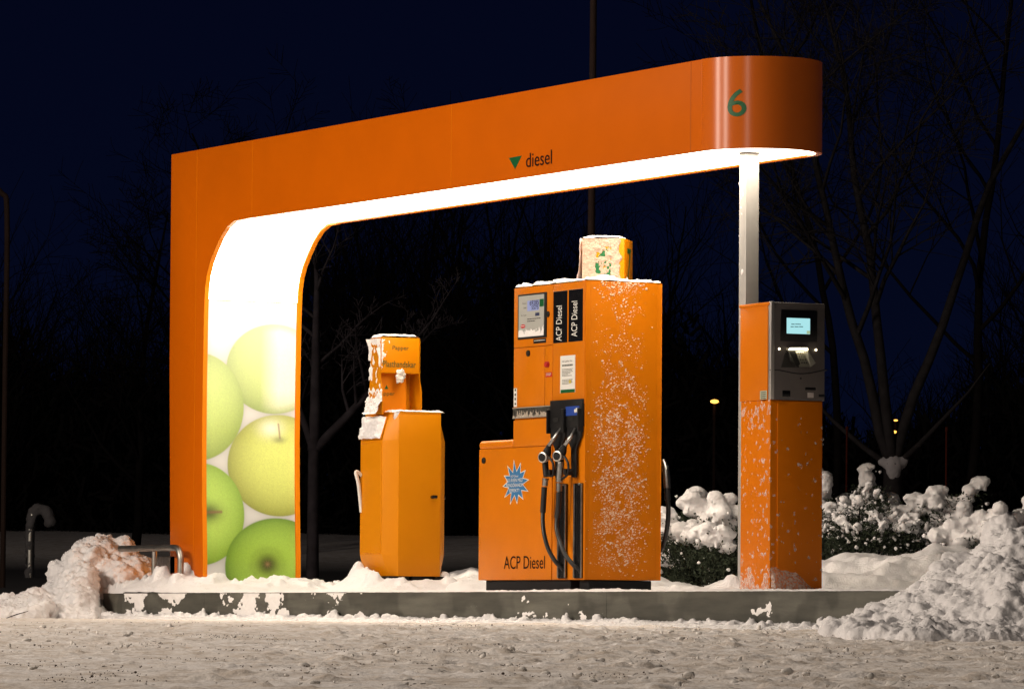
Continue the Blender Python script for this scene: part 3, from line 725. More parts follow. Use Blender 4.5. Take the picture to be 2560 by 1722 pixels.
nozzle([(812, 225), (775, 290), (730, 350)], (667, 437), [(695, 500), (685, 640)], [(685, 650), (683, 714)], [(682, 722), (678, 820), (668, 920)],
       [(668, 905, 0), (664, 1010, -.01), (690, 1110, -.015), (735, 1215, 0), (795, 1290, .03), (845, 1330, .07), (858, 1365, .095)], M_STEEL, True)
# nozzle and hose on the far side
q = lambda x, y: PX(1180+x/3.137, 1000+y/3.137, X=pX+pW+.07)
fz = MB().tube(spline([q(1500, 470), q(1522, 560), q(1530, 690)], 4), [.016, .02, .022, .024, .024, .024, .024, .024, .022], 12).build('nozzle', M_STEEL, pump)
MB().tube([q(1530, 690), q(1533, 780)], .021, 12).build('sleeve', M_RUB, fz)
MB().tube(spline([q(1533, 770), q(1540, 850), q(1535, 960), q(1515, 1080), q(1480, 1180)], 6), .016, 10).build('hose', M_RUB, pump)
MB().box((pX+pW-.01, pY+.3, q(1500, 610).z), (pX+pW+.04, pY+.5, q(1500, 440).z), .005, 1).build('nozzle_holster', M_BLACK, pump)
# starburst sticker
def star(name, m, cx, cy, ro, ri, X, par, n=12, rot=.13, sx=.78):
    c = p6(cx, cy, X); pts = []
    for k in range(2*n):
        r = (ro if k % 2 == 0 else ri)*(1+.06*math.sin(k*2.4)); a = math.pi*k/n+rot
        pts.append(Vector((X, c.y-r*1.5*sx*math.cos(a)*1.08, c.z+r*math.sin(a))))
    return MB().prism(pts, (-.001, 0, 0)).build(name, m, par, False)
sb = star('starburst_sticker', M_WHITE, 342, 650, .150, .084, XF, pump)
s2 = star('blue_star', M_STAR, 342, 650, .135, .076, XF-.001, sb)
ltext('ACP Diesel', 310, 605, 370, 588, M_WHITE, s2, XF-.0015, p6)
for i, (s, xa, xb) in enumerate((('NU ÄVEN MED', 277, 405), ('RENGÖRANDE', 277, 404), ('EFFEKT!', 302, 378))):
    ltext(s, xa, 643+i*39, xb, (616 if i < 2 else 618)+i*39-(6 if i < 2 else 0), M_WHITE, s2, XF-.0015, p6)
ltext('ACP Diesel', 256, 1323, 578, 1222, M_DK, pump, XF, p6)

# ---------------------------------------------------------------- payment kiosk
kZ1 = 2.0064; ka = R_(-3.193); kx0, ky0, kw, kl = .25, -.5598, .3815, .3921
kio = empty('payment_kiosk', (kx0, ky0, KZ), 'narrow orange payment kiosk with dark grey head, lit screen and keypad', 'payment terminal', rz=ka)
def kb_(name, a, b, m, par=kio, bev=.003, smooth=True):
    mb = MB(); mb.box(a, b, bev, 2); o = from_bm(name, mb.bm, m, par, smooth, world=False); return o
# local frame: x to the right along the end face, y away, z up from the island
H = kZ1-KZ
def kl_(x, y):   # pixel in the kiosk close-up -> local x,z on the end face
    P = PX(1820+x/4.357, 720+y/4.357, Y=ky0); d = Vector((P.x-kx0, P.y-ky0, P.z-KZ)); return d.x/math.cos(ka), d.z
zh = kl_(700, 1222)[1]
kb_('body', (.008, .006, -.01), (kw-.006, kl, zh), M_KIO)
kb_('front_door', (.055, -.004, .03), (kw-.014, .0065, zh-.006), M_KIO)
kb_('side_skin', (0, .03, zh-.0), (.012, kl, H-.004), M_KIO)
head = kb_('head', (.012, -.012, zh), (kw, kl, H-.003), M_GREY, bev=.006)
head['label'] = 'dark grey terminal head'
kb_('head_trim', (-.003, -.018, zh+.002), (.022, .014, H), M_SILV, bev=.002)
kb_('roof_lip', (-.006, .0, H-.022), (.02, kl+.004, H-.002), M_KIO)
def kp(name, x0, y0, x1, y1, m, d0=-.012, d1=-.016, par=head, bev=.001):
    a, b = kl_(x0, y0), kl_(x1, y1); return kb_(name, (a[0], d0, a[1]), (b[0], d1, b[1]), m, par, bev)
kp('screen_bezel', 556, 234, 938, 594, mat('bezel_black', (.004, .004, .005), .3), d1=-.020, bev=.003)
kp('screen', 617, 326, 862, 506, mat('screen_light', (.02, .02, .02), .4, emit=(.42, .82, .86), es=.95), d0=-.020, d1=-.0215)
kp('screen_corner_mark', 826, 468, 860, 503, mat('screen_yellow', (.02, .02, .02), .4, emit=(.45, .60, .35), es=.8), d0=-.0215, d1=-.0222)
mk = mat('screen_print', (.05, .12, .12), .5, emit=(.10, .22, .24), es=.8)
def ktext(s, x0, y0, x1, y1, m, d, par=head):
    a, b = kl_(x0, y0), kl_(x1, y1); bm = text('t', s, None, None, (0, 0, 0), (1, 0, 0), (0, 1, 0), b[0]-a[0], b[1]-a[1], keep=True)
    for v in bm.verts: v.co = Vector((a[0]+v.co.x, d, a[1]+v.co.y))
    return from_bm('lettering', bm, m, par, world=False)
for (x0, x1, y) in ((664, 700, 396), (706, 765, 396), (656, 690, 424), (698, 740, 424), (746, 788, 424)): kp('print_line', x0, y-6, x1, y+6, mk, d0=-.0215, d1=-.0219, bev=0)
# keypad recess
MG = mat('keypad_metal', (.30, .29, .25), .35, metal=.6, var=.2, scale=30)
kd = MB()
def kpt(x, y, d): a = kl_(x, y); return Vector((a[0], d, a[1]))
rec = MB().prism([kpt(600, 700, -.013), kpt(640, 655, -.013), kpt(830, 655, -.013), kpt(905, 830, -.013), kpt(850, 870, -.013), kpt(560, 865, -.013)], (0, -.004, 0), .001, 1)
from_bm('keypad_tray', rec.bm, mat('tray_dark', (.03, .028, .025), .4), head, world=False)
pad = MB().prism([kpt(712, 690, -.018), kpt(800, 690, -.018), kpt(850, 862, -.045), kpt(735, 862, -.045)], (0, .01, 0), .001, 1)
from_bm('keypad', pad.bm, MG, head, world=False)
lw = MB().prism([kpt(800, 680, -.017), kpt(828, 672, -.03), kpt(900, 822, -.05), kpt(848, 864, -.045)], (0, .01, 0), .001, 1)
from_bm('keypad_wall', lw.bm, MG, head, world=False)
cw = MB().prism([kpt(628, 682, -.03), kpt(700, 682, -.03), kpt(735, 830, -.05), kpt(700, 862, -.05), kpt(640, 800, -.05)], (0, .02, 0), .001, 1)
from_bm('card_reader', cw.bm, mat('reader_black', (.015, .014, .013), .4), head, world=False)
ks = MB()
for r_ in range(4):
    for c_ in range(3):
        x = 735+c_*24+r_*7; y = 715+r_*34; P = kpt(x, y, -.021-.007*r_-.004); ks.box(P-Vector((.0022, .003, .003)), P+Vector((.0022, .003, .003)))
from_bm('keys', ks.bm, M_BLK2, head, world=False)
M_LED = mat('keypad_lamp', (.8, .8, .7), .4, emit=(1, .86, .55), es=16)
hood = MB().prism([kpt(628, 655, -.0135), kpt(640, 640, -.0135), kpt(826, 640, -.0135), kpt(832, 655, -.0135)], (0, -.042, 0), .002, 1)
from_bm('keypad_hood', hood.bm, M_GREY, head, world=False)
hd = MB().prism([kpt(636, 672, -.019), kpt(650, 657, -.019), kpt(822, 657, -.019), kpt(826, 680, -.019)], (0, -.02, 0), .001, 1)
from_bm('hood_lamp', hd.bm, M_LED, head, world=False)
for x, y in ((543, 664), (930, 676)):
    P = kpt(x, y, -.012); l = MB().box(P-Vector((.004, .006, .005)), P+Vector((.004, .002, .005)), .0015, 2); from_bm('marker_lamp', l.bm, M_LED, head, world=False)
# split line, slots, receipt
sl = []
for k in range(13):
    x = 445+k*50; y = 893+42*math.sin(math.pi*min(1, max(0, (k-1.5)/10.5)))**1.4; sl.append(kpt(x, y, -.0125))
o = MB().tube(sl, .0035, 6); from_bm('head_joint', o.bm, M_BLK2, head, world=False)
kp('receipt_slot', 818, 1082, 928, 1116, M_BLK2, d1=-.0135); kp('receipt', 842, 1138, 905, 1197, mat('paper_pale', (.45, .40, .38), .7), d1=-.0145)
kp('card_symbol', 578, 1115, 660, 1184, M_BLK2, d1=-.0135); kp('name_plate', 960, 1160, 1026, 1188, M_BLACK, d1=-.0132)
a = kl_(770, 985); o = MB().tube([(a[0], -.011, a[1]), (a[0], -.015, a[1])], .006, 12); from_bm('head_lock', o.bm, M_BLACK, head, world=False)
# side sticker
def kside(x, y): P = PX(1820+x/4.357, 720+y/4.357, X=kx0+.005); return (P.y-ky0), P.z-KZ
a, b = kside(347, 1120), kside(428, 1208)
stk = kb_('side_sticker', (.0065, a[0], a[1]), (-.0015, b[0], b[1]), mat('pale_green_label', (.35, .38, .28), .6), bev=0)
for k in range(5): kb_('sticker_line', (-.0015, a[0]-.012, a[1]-.008-k*.012), (-.0022, b[0]+.012, a[1]-.012-k*.012), M_DK, stk, 0)
km = Matrix.Translation((kx0, ky0, KZ)) @ Matrix.Rotation(ka, 4, 'Z')
KU, KV = km.to_3x3() @ Vector((0, 1, 0)), km.to_3x3() @ Vector((1, 0, 0))
def f_ks(u, v):
    top = zh-.03+.07*fbm((u, 0, 3), 3, 9)
    a_ = .008*(fbm((u*2.2, v*.8, 1), 4, 8)*1.1-.05-1.4*max(0, (top-v-.02))/.2) if v < top else -.01
    sp = .009*(fbm((u*1.2, v, 9), 3, 24)-.62+.12*sm(.7, .2, u/kl))
    bt = .014*(.9+fbm((u, v, 4), 3, 9)-v/.09)
    return max(a_, sp, bt)
o = stuck('snow_crust', km @ Vector((.007, 0, 0)), KU, (0, 0, 1), -KV, kl, zh+.05, f_ks, .006, M_FROST, kio)
def f_ke(u, v):
    s_ = .007*(fbm((u, v*.8, 21), 3, 26)-.66+.1*sm(.9, .4, v))
    bank = .05*(1.0-v/(.135-.12*sm(.15, .34, u)+.02*fbm((u, 0, 0), 2, 9)))
    return max(s_, bank if .02 < u < .33 else -.01)
stuck('snow_crust', km @ Vector((0, -.004, 0)), KV, (0, 0, 1), -KU, kw, zh-.1, f_ke, .007, M_FROST, kio)

# ---------------------------------------------------------------- paper and glove dispenser over a bin
p4 = lambda x, y, **k: PX(860+x/2.24, 800+y/2.24, **k)
bX0, bX1 = .29, .63
nY = p4(305, 1000, X=bX0).y
bin_ = empty('paper_dispenser', ((bX0+bX1)/2, nY+.25, KZ), 'orange litter bin with paper and glove dispenser on top, snow around its foot', 'litter bin')
zf = lambda y: p4(305, y, Y=nY).z
bX1 = p4(541, 900, Y=nY).x
z0, z1, z2, z3 = zf(1432), zf(1310), zf(672), zf(515)
e1, e2, dd1, dd2 = .082, .030, .094, .43
def octo(z, e, dn): return [Vector(p) for p in ((bX0, nY, z), (bX1, nY, z), (bX1+e, nY+dn, z), (bX1+e, nY+dd2, z), (bX1, nY+dd2+dn, z), (bX0, nY+dd2+dn, z), (bX0-e, nY+dd2, z), (bX0-e, nY+dn, z))]
bm = bmesh.new(); L_ = [[bm.verts.new(p) for p in octo(z, e, dn)] for z, e, dn in ((z0, e2, dd1), (z1, e1, dd1), (z2, e1, dd1), (z3-.01, e2, dd1))]
for a, b in zip(L_[:-1], L_[1:]):
    for k in range(8): bm.faces.new((a[k], a[(k+1) % 8], b[(k+1) % 8], b[k]))
bm.faces.new(L_[0][::-1]); bm.faces.new(L_[-1]); bmesh.ops.recalc_face_normals(bm, faces=bm.faces[:])
bmesh.ops.bevel(bm, geom=bm.edges[:], offset=.003, segments=2, affect='EDGES', profile=.5)
from_bm('body', bm, M_BIN, bin_, True)
MB().prism([p+Vector((0, 0, 0)) for p in octo(z3-.009, e2+.002, dd1)], (0, 0, .012), .002, 1).build('lid', M_BIN, bin_)
# bin door on the side, flap, door of end face with latch
MB().box((bX0-e1-.004, nY+dd1+.012, zf(1305)), (bX0-e1+.002, nY+dd2-.012, zf(684)), .002, 1).build('side_door', M_BIN, bin_)
fl = [Vector((bX0-e1-.003, nY+dd1+.01, z2+.008)), Vector((bX0-e2-.005, nY+dd1+.01, z3-.03)), Vector((bX0-e2-.005, nY+dd2-.02, z3-.03)), Vector((bX0-e1-.003, nY+dd2-.02, z2+.008))]
MB().prism(fl, (-.012, 0, .003), .002, 1).build('flap', M_BIN, bin_)
nrm = Vector((-(z3-z2-.04), 0, e1-e2)).normalized() * -1; nrm = Vector((-abs(nrm.x), 0, abs(nrm.z)))
stuck('snow_crust', fl[0]+Vector((-.012, 0, .003)), (0, 1, 0), (fl[1]-fl[0]).normalized(), nrm, dd2-dd1-.02, (fl[1]-fl[0]).length-.005,
      lambda u, v: (.024+.022*fbm((u, v, 3), 3, 12))*min(1, u/.03, (dd2-dd1-.02-u)/.02, (v+.01)/.02)+.03*max(0, .05-v), .006, M_SNOW, bin_)
cl = p4(492, 990, Y=nY)
MB().tube([cl, cl+Vector((0, -.02, 0))], .012, 12).box(cl+Vector((-.012, -.028, -.01)), cl+Vector((.032, -.018, .012)), .003, 2).build('latch', M_BLK2, bin_)
cr = Vector((bX1+e1, nY+dd1+.08, cl.z)); MB().tube([cr+Vector((-.01, 0, 0)), cr+Vector((.045, 0, 0))], .014, 12).build('knob', M_BLACK, bin_)
# snow-coated handle bar sticking out behind
hx = p4(60, 850, Y=nY+dd2).x
hh = MB().tube(spline([Vector((bX0-e1+.01, nY+dd2-.02, p4(0, 872, Y=nY+dd2).z)), Vector((hx, nY+dd2-.02, p4(0, 848, Y=nY+dd2).z)), Vector((hx+.022, nY+dd2-.02, p4(0, 920, Y=nY+dd2).z)), Vector((bX0-e1+.0, nY+dd2-.02, p4(0, 1075, Y=nY+dd2).z))], 6), .013, 8)
hh.build('side_handle', mat('snowy_metal', (.7, .68, .64), .7), bin_)
# foot blocks
fb = MB()
for x, wd in ((bX0-.06, .16), (bX0+.12, .13), (bX1-.03, .10)): fb.box((x, nY+.02, KZ-.01), (x+wd, nY+dd2, z0-.0), .004, 1)
fb.build('foot', M_BLACK, bin_)
MB().box((bX0+.03, nY+.05, KZ+.05), (bX1-.03, nY+dd2, z0+.01)).build('foot_pan', M_BLACK, bin_)
# upper housing
p7 = lambda x, y, **k: PX(900+x/6.533, 820+y/6.533, **k)
uY = nY+.12                         # front plane of the cover
ux0, ux1 = p7(345, 400, Y=uY).x, p7(970, 400, Y=uY).x
uz1, uzc, uz0 = p7(600, 155, Y=uY).z, p7(600, 735, Y=uY).z, z3-.012
dY = .15
hs = MB()
hs.box((ux0+.004, uY+.002, uzc), (ux1-.004, uY+dY-.003, uz1-.001), .003, 1)                     # closed upper box
hs.build('upper_box', mat('orange_lit', (.66, .22, .0), .45, spec=.15, var=.04), bin_)
cov = MB().box((ux0, uY-.006, uzc), (ux1-.002, uY+.003, uz1), .003, 2).build('front_cover', bpy.data.materials['orange_lit'], bin_)
sidep = [(uY-.004, uz1-.004), (uY-.004, uzc-.005), (uY-.004, uzc-.04), (uY-.02, uzc-.09), (uY-.035, uzc-.13), (uY-.035, uz0), (uY+dY+.05, uz0), (uY+dY+.012, uzc-.05), (uY+dY, uz1-.004)]
for x in (ux0-.004, ux1+.001): MB().prism([(x, a, b) for a, b in sidep], (.003, 0, 0)).build('side_plate', M_BIN, bin_, False)
MB().box((ux0, uY+dY-.004, uz0), (ux1, uY+dY, uzc+.002)).build('back_plate', M_BIN, bin_, False)
iw = MB().box((ux0+.0, uY+.055, uz0), (p7(748, 1000, Y=uY+.055).x, uY+.06, uzc+.002)).box((p7(748, 1000, Y=uY+.055).x, uY+.055, uz0), (p7(748, 1000, Y=uY+.055).x+.003, uY+dY-.004, uzc+.002)).build('inner_wall', M_ORD, bin_, False)
def t7(s, x0, y0, x1, y1, Y, par, m=None):
    a = p7(x0, y0, Y=Y); b = p7(x1, y0, Y=Y); c = p7(x0, y1, Y=Y)
    return text('lettering', s, m or mat('olive_print', (.09, .07, .004), .6), par, (a.x, Y, a.z), (1, 0, 0), (0, 0, 1), b.x-a.x, c.z-a.z, bold=.012)
t7('Papper', 530, 373, 797, 285, uY-.008, cov); t7('Plasthandskar', 372, 632, 912, 530, uY-.008, cov, bpy.data.materials['olive_print'])
t7('Papper', 300, 1112, 566, 1030, uY+.053, iw, bpy.data.materials['olive_print'])
MB().prism([p7(x, y, Y=uY+.0535) for x, y in ((402, 993), (462, 996), (433, 925))], (0, -.001, 0)).build('triangle_mark', M_GREEN, iw, False)
# icy glove roll dispensing hole
c = p7(645, 780, Y=uY-.006)
fused('ice_lump', [((c.x, c.y-.01, c.z+.02), (.035, .02, .03)), ((c.x-.005, c.y-.008, c.z-.02), (.027, .018, .032)), ((c.x+.018, c.y-.006, c.z), (.028, .018, .03))], .004, mat('ice', (.7, .66, .6), .3), bin_, .012, 40)
stuck('snow_cap', (ux0-.004, uY-.006, uz1-.002), (1, 0, 0), (0, 1, 0), (0, 0, 1), ux1-ux0+.008, dY, lambda u, v: .026*min(1, (u+.005)/.03, (ux1-ux0+.008-u)/.05, (v+.01)/.02)+.004*fbm((u, v, 1), 2, 14), .008, M_SNOW, bin_)
stuck('snow_crust', (ux0-.004, uY-.03, uz0), (0, 1, 0), (0, 0, 1), (-1, 0, 0), dY+.06, uz1-uz0-.01,
      lambda u, v: max(.016*(fbm((u, v*.8, 31), 3, 13)-.18) if u > .03 else -.01, .05*(1-v/(.12+.05*fbm((u, 0, 5), 3, 12)))+.022*fbm((u, v, 15), 3, 26), .02*(1-(uz1-uz0-v)/.05+fbm((u, 3, 1), 2, 20)) if u > .03 else -.01), .005, M_FLAKE, bin_)
stuck('snow_crust', (ux0, uY-.006, uzc+.02), (1, 0, 0), (0, 0, 1), (0, -1, 0), .07, uz1-uzc-.03, lambda u, v: .008*(fbm((u, v, 11), 3, 22)+.25-u/.05), .004, M_FLAKE, bin_)
def f_bt(u, v):
    x, y = bX0-e2+u, nY+v; inside = 1 if (x > bX0-.02 or v > dd1) else 0
    h = .016+.008*fbm((x, y, 2), 3, 12)
    if x < ux0+.02: h += .02+.05*sm(.0, .15, v)
    return h*min(1, (bX1+e2-x)/.02, (u+.004)/.015, (v+.004)/.012)-.001 if inside else -.01
stuck('snow_cap', (bX0-e2, nY, z3+.002), (1, 0, 0), (0, 1, 0), (0, 0, 1), bX1-bX0+2*e2, dd2+dd1, f_bt, .007, M_SNOW, bin_)
c = p4(285, 530, Y=nY)
stuck('snow_crust', (bX0-e2+.0, nY+.06, z3-.10), Vector((e2, -.06, 0)).normalized(), (0, 0, 1), Vector((-.06, -e2, 0)).normalized(), .07, .105, lambda u, v: .014*(.3+v/.06-abs(u-.045+(.1-v)*.3)/.016+fbm((u, v, 4), 3, 20)*.7-.7), .005, M_SNOW, bin_)

# ---------------------------------------------------------------- snow on the island
def gauss(x, y, cx, cy, sx, sy): return math.exp(-((x-cx)/sx)**2-((y-cy)/sy)**2)
yleg = yl_b
def f_isl(u, v):
    x, y = KX+u, YR+.3+v
    h = .008+.008*fbm((x, y, 0), 3, 3)+.010*max(0, fbm((x, y, 8), 3, 14))
    lump = min(.35, max(0, noise.fractal(Vector((x, y, 5))*5, .8, 2, 3)-.05))
    h += lump*.010*sm(3.2, 4.6, y)+lump*.03*sm(1.4, .9, y)*sm(-.4, 0, x)*.3
    h += (.035+.085*lump)*sm(yleg-.8, yleg-.2, y)*sm(-.36, -.2, x)
    h += .06*gauss(x, y, .6, yleg-.15, .5, .35)+.05*gauss(x, y, -.05, yleg+.2, .2, .5)
    h += (.085+.12*lump)*gauss(x, y, (bX0+bX1)/2+.02, nY+.0, .27, .22)
    h += (.17+.15*lump)*gauss(x, y, bX0-.12, nY+.32, .13, .26)+(.05+.1*lump)*gauss(x, y, bX1+.08, nY+.1, .12, .2)+(.07+.22*lump)*gauss(x, y, .1, YL-.15, .40, .45)
    h += .012*gauss(x, y, pX+.1, pY-.1, .3, .4)
    h += (.08+.06*lump)*gauss(x, y, cX-.02, cy1+.04, .11, .10)
    e = min(u, XB-KX-u, v+.02, YE+.05-y); h *= min(1, max(0, e+.003)/.012)
    # bare plinth edges of pump
    if pX+.0 < x < pX+pW and pY+.03 < y < Y2-.05: h = min(h, .01)
    return h-.002 if not (x < KX+.27*(y-YL)/max(.01, YE-YL) and y > YL) else -.01
o = stuck('snow_cover', (KX, YR+.3, KZ-.001), (1, 0, 0), (0, 1, 0), (0, 0, 1), XB-KX, YE+.1-YR-.3, f_isl, .016, M_SNOW); o['kind'] = 'stuff'
# snow plastered on the kerb face
def f_kf(u, v):
    y = YL-u; tt = u/3.4
    patch_ = noise.fractal(Vector((y*3.0, v*5, 2)), .6, 2.2, 5)+.35*noise.noise(Vector((y*1.2, 0, 4)))
    k = 1-sm(3.2, 4.8, u)
    low = .55*max(0, 1-v/.13)
    base = .03*max(0, 1-(v-.0)/(.035+.03*noise.fractal(Vector((y*3, 0, 3)), .7, 2, 3)))
    return max(.014*(patch_*1.6+low*1.2-.22-1.3*(1-k)), base*.6-.002 if v < .1 else -.01)
stuck('kerb_snow', (KX, YL, -.02), (0, -1, 0), (0, 0, 1), (-1, 0, 0), YL-YR-.5, KZ+.015, f_kf, .008, M_FLAKE)['kind'] = 'stuff'
# low ridge of loose snow at the kerb's foot, with lumps
bl = []
rr = random.Random(5)
for k in range(60):
    y = rr.uniform(YR+1.5, YL); hgt = .02+.045*rr.random()**2.5; x0 = KX-.03-.03*rr.random()
    for q in range(4): bl.append(((x0+rr.gauss(0, .008), y+rr.gauss(0, .03), gz(KX, y)+hgt*(.25+.25*q)), (.016, .034-.006*q, hgt*.42)))
for k in range(620):
    y = rr.uniform(YR+.6, YL+.2); big = rr.random()**5
    r = .010+.028*big; bl.append(((KX-.02-abs(rr.gauss(0, .05)), y, gz(KX, y)+r*.35+.006), (r*rr.uniform(.8, 1.6), r*rr.uniform(.8, 1.7), r*rr.uniform(.8, 1.3))))
for k in range(int((YL-YR)/.05)):
    y = YR+.6+k*.05; wv = .5+.5*noise.noise(Vector((y*1.7, 0, 0)))
    bl.append(((KX-.06, y, gz(KX, y)-.012), (.13+.06*wv, .06, .028+.012*wv)))
    bl.append(((KX-.01, y, gz(KX, y)-.0), (.035, .05, .03+.02*wv)))
for px, r in ((1568/2.331*1.0+0, .0),): pass
for px, hgt in ((1219, .05), (1494, .055), (835, .06), (1420, .03), (1000, .03), (1560, .04), (1130, .03)):
    P = PX(px, 1560, X=KX-.04); bl.append(((KX-.04, P.y, gz(KX, P.y)+hgt*.5), (.04, hgt*.7, hgt*.9)))
fused('snow_ridge', bl, .009, M_SNOW, None, .006, 26, 1)['kind'] = 'stuff'

# loose clumps in the foreground
rr = random.Random(11); bl = []
for k in range(4200):
    D = rr.uniform(15.5, 31); px = rr.uniform(0, 2560)
    d_ = noise.noise(Vector((D*.5, px*.002, 0)))+.35*sm(900, 2300, px)+.15
    if rr.random() > max(0.02, d_*.45): continue
    P = GP(px, D); r = .003+.010*rr.random()**4
    bl.append(((P.x, P.y, P.z+r*.4+.006), (r*rr.uniform(.8, 2.2), r*rr.uniform(.8, 2), r*rr.uniform(.6, 1))))
V, F = balls(bl)
for i in range(len(V)):
    n_ = noise.fractal(Vector(V[i])*45, .6, 2, 3)*.008; V[i] += n_
o = npmesh('snow_clumps', V, F, mat('loose_crumb', (.72, .69, .65), .85, bump=.4, bscale=80)); o['kind'] = 'stuff'

# dark grit strewn on the packed snow
bl = []
for k in range(9000):
    D = rr.uniform(15.5, 31); px = rr.uniform(0, 2560)
    if noise.fractal(Vector((D*.9, px*.0022, 9)), .7, 2, 3) < .30+.25*sm(1300, 2200, px): continue
    P = GP(px, D); r = rr.uniform(.0010, .0026)*(1+(rr.random() > .98)); bl.append(((P.x, P.y, P.z+r+.010), (r*1.3, r*1.2, r)))
V, F = balls(bl, True); npmesh('grit', V, F, mat('dark_grit', (.07, .05, .04), .9))['kind'] = 'stuff'

# ---------------------------------------------------------------- snow piles
def pile(name, label, cx_list, voxel, n, seed, prof, amp=.014, m=M_SNOW, rmin=.03, rmax=.085, freq=13):
    "prof(px,D)->height; balls fill the skin of the heap"
    rr = random.Random(seed); bl = []
    (pa, pb), (da, db) = cx_list
    tries = 0
    while len(bl) < n and tries < n*30:
        tries += 1; px = rr.uniform(pa, pb); D = rr.uniform(da, db); h = prof(px, D)
        if h < .01: continue
        P = GP(px, D); r = rmin+(rmax-rmin)*rr.random()**2.2; r = min(r, .35*h+.02)
        z = h-r*rr.uniform(.5, 1.2)
        bl.append(((P.x, P.y, P.z+z), (r*rr.uniform(.85, 1.3), r*rr.uniform(.85, 1.3), r*rr.uniform(.8, 1.15))))
    # core
    st = .085; 
    D = da
    while D < db:
        px = pa
        while px < pb:
            h = prof(px, D)
            if h > .02:
                P = GP(px, D); zz = 0
                while zz < h-.05: bl.append(((P.x, P.y, P.z+zz), (.085, .085, .085))); zz += .08
                bl.append(((P.x, P.y, P.z+max(0, h-.07)), (.08, .08, .07)))
            px += st*CF/D*.9
        D += st
    o = fused(name, bl, voxel, m, None, amp, freq, 9, fine=.014); tag(o, label, 'snow pile'); return o
def lerp_list(L, x):
    for (a, b), (c, d) in zip(L[:-1], L[1:]):
        if a <= x <= c: return b+(d-b)*(x-a)/(c-a)
    return L[0][1] if x < L[0][0] else L[-1][1]
def prof_r(px, D):
    # heap on the near right: crest height by column, falling off towards the front and back
    crest = lerp_list([(2080, 0), (2120, .07), (2200, .15), (2300, .26), (2400, .37), (2470, .47), (2520, .55), (2580, .53), (2750, .5), (2900, .3), (3000, 0)], px)
    c = 28.6; t = (D-c)/(2.6 if D < c else 1.4)
    s = max(0, 1-abs(t)**1.5)
    return crest*s*(1+.35*fbm((px*.004, D*1.1, 2), 3, 1))
pile('snow_pile', 'big rough snow heap covering the right end of the kerb', ((2060, 2980), (25.6, 30.2)), .013, 900, 3, prof_r, .030, rmin=.04, rmax=.16, freq=5)
def prof_l(px, D):
    crest = lerp_list([(-60, .14), (0, .12), (60, .15), (110, .2), (150, .33), (190, .56), (225, .60), (300, .58), (340, .50), (375, .42), (385, .12), (400, 0)], px)
    c = 40.1 if px > 120 else 39.3; t = (D-c)/(1.7 if D < c else 1.0)
    if D < 39.5: crest *= sm(262, 205, px)
    return crest*max(0, 1-abs(t)**1.4)*(1+.2*fbm((px*.01, D*1.3, 5), 3, 1))
pile('snow_pile', 'snow heap pushed against the left end of the kerb beside the metal rail', ((-80, 405), (38.3, 41.2)), .014, 520, 9, prof_l, .035, rmin=.04, rmax=.13, freq=6)

# soft snow bank behind the island, under the shrubs
def bank():
    us = np.linspace(1080, 2800, 240); ds = np.linspace(33.2, 44, 130); V = []
    for D in ds:
        for px in us:
            P = GP(px, D)
            crest = lerp_list([(1080, -.02), (1105, .30), (1180, .36), (1250, .33), (1650, .33), (1750, .30), (1850, .34), (2070, .44), (2200, .50), (2330, .56), (2450, .52), (2600, .46)], px)
            h = crest*sm(33.0, 37.0, D)*(1+.2*fbm((P.x, P.y, 0), 3, 1.2))+.03*fbm((P.x, P.y, 7), 3, 4.5)
            h *= sm(1080, 1130, px); h += -.03+(.0 if D < 42 else -.0)
            V.append((P.x, P.y, P.z+h))
    idx = np.arange(len(V)).reshape(len(ds), len(us))
    F = np.stack([idx[:-1, :-1], idx[:-1, 1:], idx[1:, 1:], idx[1:, :-1]], -1).reshape(-1, 4)
    o = npmesh('snow_bank', V, F, M_SNOW); o['kind'] = 'structure'
bank()

